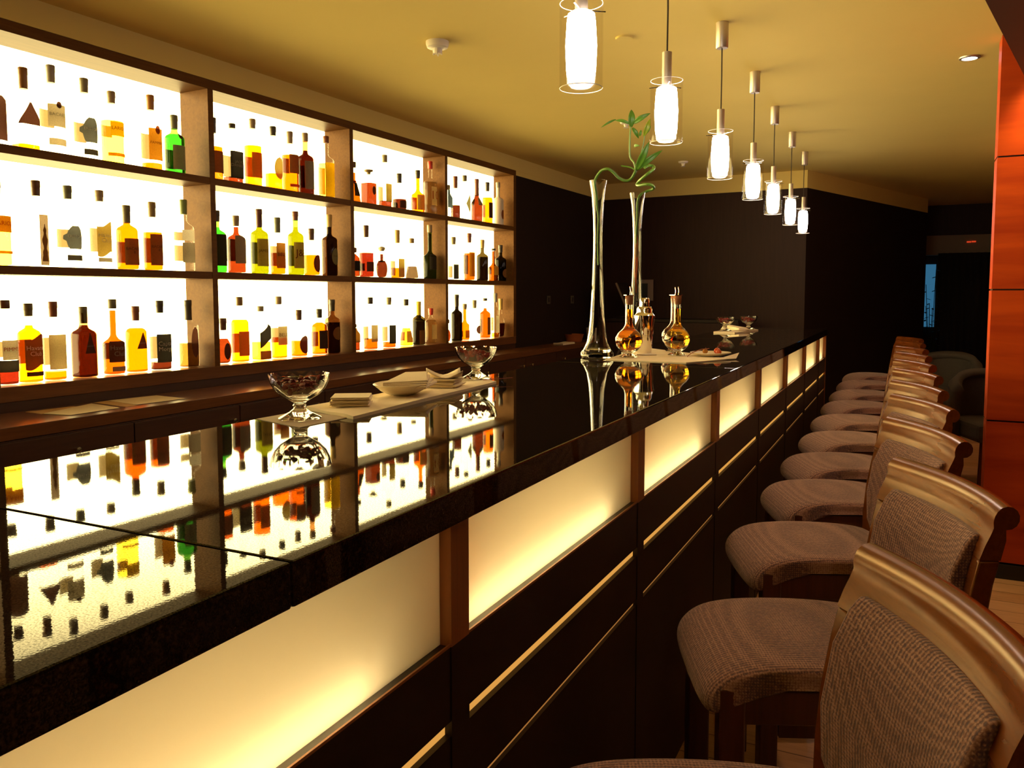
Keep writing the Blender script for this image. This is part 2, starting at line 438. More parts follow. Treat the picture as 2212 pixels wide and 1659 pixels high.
struct('wall_right', box((5.0, -4.0, 0), (5.2, 12.7, ZC)), M_DARKWALL)
struct('wall_near', box((-4.3, -4.0, 0), (5.2, -3.85, ZC)), M_DARKWALL)
# veneered wall end facing the aisle
ow = MB()
zs = [0.075, 0.765, 1.393, 2.016, ZC]
for i in range(4):
    ow.box((0.362, 4.5, zs[i] + 0.004), (3.2, 4.64, zs[i + 1] - 0.004))
o = struct('wall_orange', ow, M_ORANGE)
struct('wall_orange_core', box((0.366, 4.512, 0.0), (3.19, 4.63, ZC)), pbr('joint_dark', (0.02, 0.006, 0.003), 0.7))
struct('baseboard_orange', box((0.360, 4.490, 0.0), (3.2, 4.50, 0.070)), pbr('black_skirting', (0.012, 0.008, 0.006), 0.5))
# dark dropped beam over the aisle
struct('ceiling_beam', quad_prism([(0.03, 1.85), (0.1931, 3.0421), (0.4301, 4.20), (3.1, 4.20), (3.1, 1.85)], 2.30, ZC - 0.002), pbr('beam_dark', (0.055, 0.014, 0.006), 0.6))
# beyond the aisle: header over the opening, daylight strip and curtain
struct('trim_header', box((0.215, 12.40, 1.90), (1.6, 12.6, 2.16)), pbr('header_grey', (0.20, 0.16, 0.10), 0.6))
t = tag(box((0, 0, 0), (0.05, 0.012, 0.018)).obj('indicator_lamp', emit('red_led', (1, 0.08, 0.02), 0.6)), 'tiny red indicator light on the grey header over the far opening', 'light', 'red indicator lights on the far header'); t.location = (0.690, 12.385, 2.055)
t2 = t.copy(); COL.objects.link(t2); t2.location = (0.745, 12.385, 2.058)
t2['label'] = 'tiny red indicator light beside its twin nearer the orange wall, on the grey header'
t['label'] = 'tiny red indicator light farther from the orange wall, on the grey header'
struct('window_1', box((0.222, 12.50, 0.93), (0.345, 12.58, 1.78)), emit('evening_window', (0.05, 0.22, 0.40), 0.55))
cb = MB(); nn = 60
pts = [(0.36 + 1.3 * i / nn, 12.32 + 0.025 * math.sin(i * 1.7)) for i in range(nn + 1)]
cb.add([(x, y, 0.02) for x, y in pts] + [(x, y, 1.92) for x, y in pts], [(i, i + 1, i + 2 + nn, i + 1 + nn) for i in range(nn)])
cu = cb.obj('curtain', pbr('curtain_dark', (0.008, 0.006, 0.006), 0.9), smooth=True)
so = cu.modifiers.new('thickness', 'SOLIDIFY'); so.thickness = 0.004
tag(cu, 'dark pleated curtain hanging in the far opening', 'curtain')
# dark foliage in front of the far window
pr_ = thing('potted_plant', 'dark leafy plant silhouetted against the blue far window', 'plant', (0.30, 12.1, 0))
MB().lathe([(0.11, 0), (0.15, 0.28), (0.14, 0.29), (0.0, 0.27)], 20).obj('pot', M_DARKWALL, pr_, True)
st = MB(); lf = MB(); rnd = random.Random(8)
for k in range(9):
    a = k * 2.4; top = 1.15 + 0.55 * rnd.random(); rx = 0.05 + 0.06 * rnd.random()
    st.tube([(0, 0, 0.27), (rx * 0.5 * math.cos(a), rx * 0.5 * math.sin(a), top * 0.6), (rx * math.cos(a), rx * math.sin(a), top)], 0.004, 5)
    for q in range(6):
        b = a + q * 1.1; z = top - 0.09 * q
        p = Vector((rx * math.cos(a), rx * math.sin(a), z)); d = Vector((math.cos(b), math.sin(b), -0.25)) * 0.10; s_ = Vector((-math.sin(b), math.cos(b), 0)) * 0.018
        lf.add([tuple(p), tuple(p + d * 0.5 + s_), tuple(p + d), tuple(p + d * 0.5 - s_)], [(0, 1, 2, 3)])
st.obj('stem', pbr('dark_leaf', (0.01, 0.02, 0.008), 0.6), pr_); lf.obj('foliage', MC['dark_leaf'], pr_)

# ------------------------------------------------------------------ ceiling fittings
def at_ceiling(name, label, cat, x, y, group=None): return thing(name, label, cat, (x, y, ZC), 0, group)
sd = at_ceiling('smoke_detector', 'white smoke detector with a stepped nose on the ceiling between shelves and lamps', 'smoke detector', -2.05, 3.42)
MB().lathe([(0.0, 0.0), (0.055, 0.0), (0.055, -0.012), (0.050, -0.028), (0.030, -0.032), (0.0, -0.032)], 32).obj('base', M_WHITEP, sd, True)
MB().lathe([(0.0, -0.03), (0.024, -0.03), (0.020, -0.052), (0.016, -0.056), (0.0, -0.056)], 24).obj('sensor', M_WHITEP, sd, True)
for i in range(4):
    a = i * PI / 2 + .4
    MB().box((-0.003, -0.003, -0.062), (0.003, 0.003, -0.03), Matrix.Translation((0.019 * math.cos(a), 0.019 * math.sin(a), 0))).obj('sensor_rib', M_WHITEP, sd)
sp = at_ceiling('ceiling_cap', 'small flush round cap in the ceiling behind the nearer lamps', 'ceiling cap', -1.23, 3.76)
MB().lathe([(0, 0), (0.042, 0), (0.040, -0.008), (0.0, -0.010)], 32).obj('cover', M_CEIL, sp, True)
s2 = at_ceiling('sprinkler_head', 'small pale sprinkler in the ceiling beyond the bamboo leaves', 'sprinkler', -1.86, 7.42)
MB().lathe([(0, 0), (0.045, 0), (0.04, -0.012), (0.018, -0.018), (0.012, -0.04), (0.022, -0.045), (0.0, -0.048)], 24).obj('body', M_WHITEP, s2, True)
s3 = at_ceiling('sprinkler_head', 'small pale sprinkler in the ceiling just above the tall bamboo shoot', 'sprinkler', -1.80, 5.56)
MB().lathe([(0, 0), (0.045, 0), (0.04, -0.012), (0.018, -0.018), (0.012, -0.035), (0.022, -0.040), (0.0, -0.042)], 24).obj('body', M_WHITEP, s3, True)
dl = at_ceiling('recessed_downlight', 'small recessed ceiling spotlight with a bluish white glow beside the orange wall', 'ceiling light', 0.25, 4.86)
MB().lathe([(0.034, 0.0), (0.050, 0.0), (0.048, -0.006), (0.036, -0.008)], 32, closed=True).obj('trim_ring', M_SATIN, dl, True)
MB().lathe([(0.0, -0.003), (0.035, -0.003), (0.035, -0.005), (0, -0.005)], 24).obj('lens', emit('downlight_lens', (0.9, 0.85, 1.0), 12), dl)

# pendant lamps
M_DIFF = emit('lamp_glow', (1.0, 0.86, 0.74), PEND_E)
M_SHADE = thin('shade_glass', (0.985, 0.975, 0.965), 0.35, 0.02)
M_RIM = pbr('glass_rim', (0.95, 0.88, 0.80), 0.2, spec=0.8)
M_FROSTEND = thin('frosted_end', (0.9, 0.82, 0.76), 0.6, 0.2, 0.35, (0.9, 0.8, 0.7))
def pendant(x, y, rot, label):
    t = thing('pendant_lamp', label, 'pendant lamp', (x, y, 0), rot, 'glass pendant lamps hanging over the bar counter')
    MB().lathe([(0, ZC), (0.0275, ZC), (0.0275, ZC - 0.108), (0.0245, ZC - 0.112), (0, ZC - 0.112)], 32).obj('canopy', M_SATIN, t, True)
    MB().tube([(0, 0, ZC - 0.11), (0.0015, 0, 2.35), (0, 0, 2.18)], 0.003, 8).obj('cord', M_CORD, t, True)
    MB().lathe([(0, 2.20), (0.0165, 2.20), (0.0165, 2.075), (0, 2.075)], 28).obj('socket', M_SATIN, t, True)
    d = MB().lathe([(0, 2.084), (0.025, 2.084), (0.034, 2.078), (0.0365, 2.06), (0.040, 2.0), (0.0375, 1.94), (0.0355, 1.925), (0.0, 1.925)], 32).obj('diffuser', M_DIFF, t, True)
    MB().lathe([(0.0345, 1.925), (0.0345, 1.908), (0.025, 1.898), (0, 1.894)], 32).obj('diffuser_end', M_FROSTEND, t, True)
    g = MB().lathe([(0.0555, 2.105), (0.0555, 1.895), (0.0530, 1.895), (0.0530, 2.105)], 48, closed=True).obj('glass_shade', M_SHADE, t, True)
    for z in (2.105, 1.895):
        n = 48; r = 0.0543
        MB().tube([(r * math.cos(2 * PI * i / n), r * math.sin(2 * PI * i / n), z) for i in range(n + 1)], 0.0010, 6, False).obj('rim', M_RIM, g, True)
    for k in range(3):
        a = 2 * PI * k / 3
        MB().tube([(0.015 * math.cos(a), 0.015 * math.sin(a), 2.088), (0.063 * math.cos(a), 0.063 * math.sin(a), 2.088)], 0.0017, 6).obj('pin', M_CHROME, t, True)
    return t
PX = [(-0.760, 1.975), (-0.763, 2.80), (-0.774, 3.755), (-0.778, 4.65), (-0.799, 5.55), (-0.803, 6.46), (-0.815, 7.39)]
PL = ['large looking glass pendant lamp cut by the top of the picture, first of the row',
      'glass pendant lamp beside the bamboo leaves, second of the row',
      'third glass pendant lamp of the row, its round canopy highest in the picture',
      'fourth glass pendant lamp of the row, hanging before pale frieze',
      'fifth glass pendant lamp of the row, third from the far end',
      'sixth glass pendant lamp of the row, overlapping the last one',
      'seventh and last glass pendant lamp at the far end of the row']
for i, (x, y) in enumerate(PX): pendant(x, y, 0.6 + i * 0.35, PL[i])

# ------------------------------------------------------------------ bar counter
Y0, Y1 = -1.2, 6.97
bar = thing('bar_counter', 'long black granite bar counter with glowing frosted front panels', 'bar counter')
seams = [Y0, 0.6265, 3.04, 5.05, 6.93]
for a, b in zip(seams[:-1], seams[1:]):
    box((-1.272, a + 0.0008, 1.051), (-0.552, b - 0.0008, 1.10)).obj('countertop_slab', M_GRANITE, bar, bevel=0.003)
box((-1.25, Y0, 0.0), (-0.75, Y1 - 0.06, 1.050)).obj('carcass', M_LAMINATE, bar)
P0, PS, PW = 1.03, 0.903, 0.8505
FX = -0.57
M_FROST, fn, fo = nt('frosted_panel')
_tl = N(fn, 'ShaderNodeBsdfTranslucent'); _tl.inputs[0].default_value = (0.95, 0.86, 0.62, 1)
_df = N(fn, 'ShaderNodeBsdfDiffuse'); _df.inputs[0].default_value = (0.5, 0.42, 0.25, 1)
_mx = N(fn, 'ShaderNodeMixShader'); _mx.inputs[0].default_value = 0.25
fn.links.new(_tl.outputs[0], _mx.inputs[1]); fn.links.new(_df.outputs[0], _mx.inputs[2]); fn.links.new(_mx.outputs[0], fo.inputs[0])
M_NICHE = pbr('niche_white', (0.75, 0.62, 0.38), 0.8)
M_TUBE = emit('light_tube_glow', (1.0, 0.87, 0.66), TUBE_E)
M_SLOT = emit('slot_light', (1.0, 0.46, 0.09), 0.72)
M_SLOT2 = emit('slot_light_low', (1.0, 0.40, 0.09), 0.36)
for k in range(-2, 7):
    ya = P0 + k * PS; yb = ya + PW
    if k == 6: yb = Y1 - 0.03
    # post between panels
    MB().box((-0.74, ya - PS + PW, 0.0), (FX, ya, 0.866)).obj('post', M_LAMINATE, bar)
    MB().box((-0.74, ya - PS + PW, 0.866), (FX, ya, 1.0505)).obj('post', M_POST, bar)
    pan = box((FX - 0.024, ya, 0.866), (FX - 0.019, yb, 1.051)).obj('frosted_panel', M_FROST, bar)
    nb = MB()
    nb.box((-0.745, ya, 0.86), (-0.735, yb, 1.051)); nb.box((-0.735, ya, 0.855), (FX - 0.026, yb, 0.862))
    nb.obj('niche_lining', M_NICHE, pan)
    MB().tube([(FX - 0.062, ya + 0.02, 0.880), (FX - 0.062, ya + 0.80 * (yb - ya), 0.880)], 0.009, 10).obj('light_tube', M_TUBE, pan, True)
    # sill, then laminate bands with light slots
    box((-0.74, ya, 0.755), (FX - 0.002, yb, 0.8665)).obj('laminate_panel', M_LAMINATE, bar)
    box((-0.74, ya, 0.624), (FX - 0.002, yb, 0.733)).obj('laminate_panel', M_LAMINATE, bar)
    box((-0.74, ya, 0.0), (FX - 0.002, yb, 0.610)).obj('laminate_panel', M_LAMINATE, bar)
    box((-0.74, ya, 0.733), (FX - 0.012, yb, 0.755)).obj('light_slot', M_SLOT, bar)
    box((-0.74, ya, 0.610), (FX - 0.010, yb, 0.624)).obj('light_slot', M_SLOT2, bar)
    box((FX - 0.004, ya, 0.8665), (FX - 0.001, yb, 0.8705)).obj('panel_sill', M_POST, bar)
MB().box((-1.25, Y1 - 0.03, 0.0), (FX + 0.002, Y1, 1.051)).obj('end_panel', M_POST, bar)

# ------------------------------------------------------------------ back counter and cabinets
yk0, yk1 = -1.2, 8.45
bc = thing('back_counter', 'brown wooden work counter below the bottle shelves', 'counter')
quad_prism([(-2.87, yk0), (-2.87, yk1), (XW(yk1) + 0.006, yk1), (XW(yk0) + 0.006, yk0)], 0.852, 0.90).obj('worktop', M_COUNTERWOOD, bc, bevel=0.002)
cab_s = [0.50, 1.10, 1.70, 2.30, 2.895, 3.53, 4.16, 4.83, 5.50, 6.16, 6.83, 7.50]
kn = [0.6, 1.16, 2.026, 2.836, 3.449, 3.608, 4.25, 5.43, 6.074, 6.25, 6.977]
places = ['below counter at picture edge, hidden mostly', 'second base cabinet, hidden behind the granite', 'below the first menus', 'with knob near its far edge, below the second menus', 'behind the near goblet, knob at its far edge', 'behind the near goblet, knob at its near edge', 'behind the napkin plate', 'before the second goblet', 'beyond the second goblet, knob at its far edge', 'beyond the second goblet, knob at its near edge', 'closest to the far basket']
for i in range(11):
    a, b = cab_s[i], cab_s[i + 1]
    cb_ = thing('base_cabinet', 'dark brown base cabinet ' + places[i], 'cabinet', (0, 0, 0), 0, 'base cabinets under the back counter')
    box((-3.05, a + 0.001, 0.0), (-2.872, b - 0.001, 0.850)).obj('carcass', M_CABWOOD, cb_)
    d = box((-2.870, a + 0.003, 0.08), (-2.852, b - 0.003, 0.845)).obj('door', M_CABWOOD, cb_, bevel=0.001)
    kb = MB().lathe([(0, 0), (0.006, 0), (0.005, 0.012), (0.011, 0.018), (0.013, 0.024), (0.010, 0.032), (0, 0.034)], 20, Matrix.Translation((-2.852, kn[i], 0.782)) @ Matrix.Rotation(PI / 2, 4, 'Y'))
    kb.obj('knob', M_CHROME, d, True)

M_PANEL = panel_light('backlight', WARM, PANEL_E)
# ------------------------------------------------------------------ lit shelf unit
t0, t1 = -2.30, 3.405
su = thing('bottle_shelf_unit', 'wide backlit wooden bottle shelving with four bays in view', 'shelf unit', (0, 0, 0))
D = 0.20
def sbox(name, a, b, mat, bevel=0.0, parent=su): return MB().box(a, b, SH).obj(name, mat, parent, bevel=bevel)
sbox('top_board', (-D - 0.02, t0, 2.418), (0, t1, 2.465), M_SHELF, 0.001)
sbox('base_ledge', (-D - 0.02, t0, 0.941), (0.0, t1, 1.003), M_COUNTERWOOD, 0.002)
sbox('riser', (-D - 0.02, t0, 0.0), (-0.006, t1, 0.941), M_CABWOOD)
divs = []
for k in range(-2, 4):
    ta = k * 1.1315
    sbox('divider', (-D, ta - 0.035, 1.003), (0, ta, 2.418), M_SHELF, 0.001)
    if k < 3:
        for z in (1.974, 1.493):
            sbox('shelf', (-D + 0.012, ta + 0.0, z - 0.036), (-0.002, ta + 1.1315 - 0.035, z), M_SHELF, 0.001)
        sbox('light_panel', (-D - 0.015, ta, 1.003), (-D, ta + 1.1315 - 0.035, 2.418), M_PANEL)
sbox('end_fill', (-D, 3 * 1.1315, 1.003), (0, t1, 2.418), M_SHELF)
sbox('back_board', (-D - 0.03, t0, 1.003), (-D - 0.016, t1, 2.418), M_LAMINATE)
# ------------------------------------------------------------------ bottles
GL = dict(clear=(0.988, 0.988, 0.98), green=(0.28, 0.50, 0.16), brown=(0.60, 0.40, 0.22), bottlegreen=(0.28, 0.38, 0.10), darkglass=(0.16, 0.13, 0.07), white=None)
LQ = dict(yellow=(0.8, 0.31, 0.02), amber=(0.6, 0.225, 0.010), orange=(0.42, 0.155, 0.02), redor=(0.24, 0.085, 0.035), red=(0.23, 0.06, 0.035), darkred=(0.16, 0.06, 0.035),
          redbrown=(0.19, 0.15, 0.12), brownl=(0.35, 0.22, 0.09), pale=(1.0, 0.85, 0.25), paletan=(0.7, 0.58, 0.40), green=(0.32, 0.60, 0.45), ygreen=(0.85, 0.50, 0.10),
          dark=(0.2, 0.15, 0.1), bottlegreen=(0.5, 0.5, 0.3), white=None)
CP = dict(brown=(0.13, 0.06, 0.03), copper=(0.32, 0.15, 0.05), silver=(0.38, 0.34, 0.28), khaki=(0.30, 0.25, 0.14), tan=(0.36, 0.26, 0.15), amber=(0.42, 0.17, 0.03), greygreen=(0.16, 0.16, 0.10),
          olive=(0.16, 0.13, 0.07), bronze=(0.26, 0.17, 0.07), green=(0.20, 0.24, 0.07), rust=(0.22, 0.07, 0.035), dark=(0.06, 0.045, 0.03), maroon=(0.12, 0.04, 0.03), redcap=(0.60, 0.05, 0.03),
          gold=(0.50, 0.33, 0.10), cream=(0.7, 0.6, 0.42), yellowcap=(0.75, 0.55, 0.05))
LB = dict(greygreen=(0.20, 0.19, 0.10), plaid=(0.22, 0.10, 0.07), maroon=(0.12, 0.045, 0.03), cream=(0.60, 0.50, 0.33), slate=(0.16, 0.17, 0.17), dark=(0.05, 0.04, 0.03), yellow=(0.95, 0.62, 0.02), orange=(0.80, 0.33, 0.02),
          kraft=(0.45, 0.33, 0.23), brown=(0.24, 0.11, 0.04), gold=(0.55, 0.38, 0.08), grey=(0.34, 0.28, 0.20), parchment=(0.55, 0.42, 0.20), black=(0.035, 0.03, 0.025), orangebrown=(0.45, 0.19, 0.03),
          white=(0.8, 0.74, 0.62), blue=(0.12, 0.18, 0.25), khaki=(0.30, 0.27, 0.13), red=(0.5, 0.08, 0.02), palm=(0.30, 0.10, 0.04), rust=(0.4, 0.09, 0.03))
M_WHITEBOTTLE = pbr('opaque_white_glass', (0.80, 0.74, 0.60), 0.3)
def gmat(k): return M_WHITEBOTTLE if k == 'white' else thin('bottle_' + k, GL[k], 0.55, 0.03)
def lmat(k): return thin('liquid_' + k, LQ[k], 0.25, 0.05)
def cmat(k): return pbr('cap_' + k, CP[k], 0.4, 0.0, noise=(120, 0.12))
def pmat(k): return paper('label_' + k, LB[k], 0.20)
ORD = ['first', 'second', 'third', 'fourth', 'fifth', 'sixth', 'seventh', 'eighth']
def profile(shape, H, R, capf):
    rn = min(0.0155, R * 0.42)
    zc = H * (1 - 0.02)
    if shape in ('std', 'square'):
        zs, zn = 0.60 * H, 0.72 * H
    elif shape == 'wine': zs, zn = 0.58 * H, 0.74 * H
    elif shape == 'taper': zs, zn = 0.42 * H, 0.86 * H
    elif shape == 'cone': zs, zn = 0.05 * H, 0.62 * H
    else: zs, zn = 0.30 * H, 0.62 * H
    zn = max(min(zn, H * (1 - 0.6 * capf) if capf > 0.3 else zn), zs + 0.03)
    p = [(R * 0.86, 0.001), (R * 0.97, 0.006), (R, 0.014)]
    if shape == 'flask':
        p = [(R * 0.55, 0.001), (R * 0.80, 0.012), (R * 0.97, 0.20 * H), (R, zs), (R * 0.92, 0.42 * H), (R * 0.60, 0.54 * H), (rn * 1.15, zn)]
    elif shape == 'taper':
        p += [(R, zs), (R * 0.93, zs + 0.16 * (zn - zs)), (R * 0.74, zs + 0.38 * (zn - zs)), (R * 0.54, zs + 0.62 * (zn - zs)), (rn * 1.15, zn)]
    elif shape == 'cone':
        p += [(R * 0.99, zs), (R * 0.80, 0.25 * H), (R * 0.55, 0.42 * H), (rn * 1.3, 0.55 * H), (rn, zn)]
    else:
        d = zn - zs
        p += [(R, zs), (R * 0.97, zs + 0.22 * d), (R * 0.84, zs + 0.52 * d), (rn + (R - rn) * 0.42, zs + 0.76 * d), (rn * 1.2, zn)]
    p += [(rn, zn + 0.012), (rn, zc)]
    return p, rn
def rad_at(p, z):
    for (r0, z0), (r1, z1) in zip(p[:-1], p[1:]):
        if z0 <= z <= z1 + 1e-9: return r0 + (r1 - r0) * (z - z0) / max(z1 - z0, 1e-6)
    return p[-1][0]
def patch(p, z0, z1, half, shape, power, nu=18, nv=12, gap=0.0009, face=0.0):
    """paper patch lying on the glass, centred on +x"""
    mb = MB(); H = math.radians(half)
    vs = []
    for j in range(nv + 1):
        v = j / nv; z = z0 + (z1 - z0) * v
        if shape == 'tri': k = 1.0 - 0.92 * v; lo, hi = -k, k
        elif shape == 'o': k = math.sqrt(max(0.0, 1 - (2 * v - 1) ** 2)) * 0.98 + 0.02; lo, hi = -k, k
        elif shape == 'dia': k = 1 - abs(2 * v - 1) * 0.97; lo, hi = -k, k
        elif shape == 'shield': k = 0.35 + 0.65 * math.sin(PI * min(1, v * 0.9 + 0.12)) ** 0.6; lo, hi = -k * (1.35 if 0.35 < v < 0.62 else 1.0), k
        elif shape == 'stag': k = [1, 1, .8, .9, .5, .6, .9, 1, .6, .4, .6, .2, .1][min(12, int(v * 12))]; lo, hi = -k, k
        else: lo, hi = -1.0, 1.0
        for i in range(nu + 1):
            u = lo + (hi - lo) * i / nu
            a = H * u + face
            zz = z
            if shape == 'slant': zz = z + (u) * 0.35 * (z1 - z0)
            if shape == 'wave': zz = z + (0.10 * (z1 - z0) * math.sin(u * 2.4) if j in (0, nv) else 0)
            r = rad_at(p, zz) + gap
            c, q = math.cos(a), math.sin(a)
            if power != 2.0: r = r / ((abs(c) ** power + abs(q) ** power) ** (1 / power))
            vs.append((r * c, r * q, zz))
    fs = [(j * (nu + 1) + i, j * (nu + 1) + i + 1, (j + 1) * (nu + 1) + i + 1, (j + 1) * (nu + 1) + i) for j in range(nv) for i in range(nu)]
    return mb.add(vs, fs)
def lettering(p, s, zc_, width, hmax, power, parent, col):
    vs, fs, W_, H_ = text_mesh(s)
    k = min(width / W_, hmax / H_)
    mb = MB(); out = []
    for (x, y, _) in vs:
        z = zc_ + y * k
        r = rad_at(p, z) + 0.0019
        a = x * k / r
        c, q = math.cos(a), math.sin(a)
        if power != 2.0: r = r / ((abs(c) ** power + abs(q) ** power) ** (1 / power))
        out.append((r * c, r * q, z))
    mb.add(out, fs)
    return mb.obj('lettering', paper('ink_' + col, {'white': (0.85, 0.8, 0.7), 'grey': (0.30, 0.26, 0.20), 'red': (0.45, 0.05, 0.02), 'rust': (0.30, 0.08, 0.02), 'dark': (0.07, 0.04, 0.03), 'brown': (0.14, 0.06, 0.03), 'maroon': (0.15, 0.03, 0.02)}[col], 0.40 if col == 'white' else 0.05), parent)
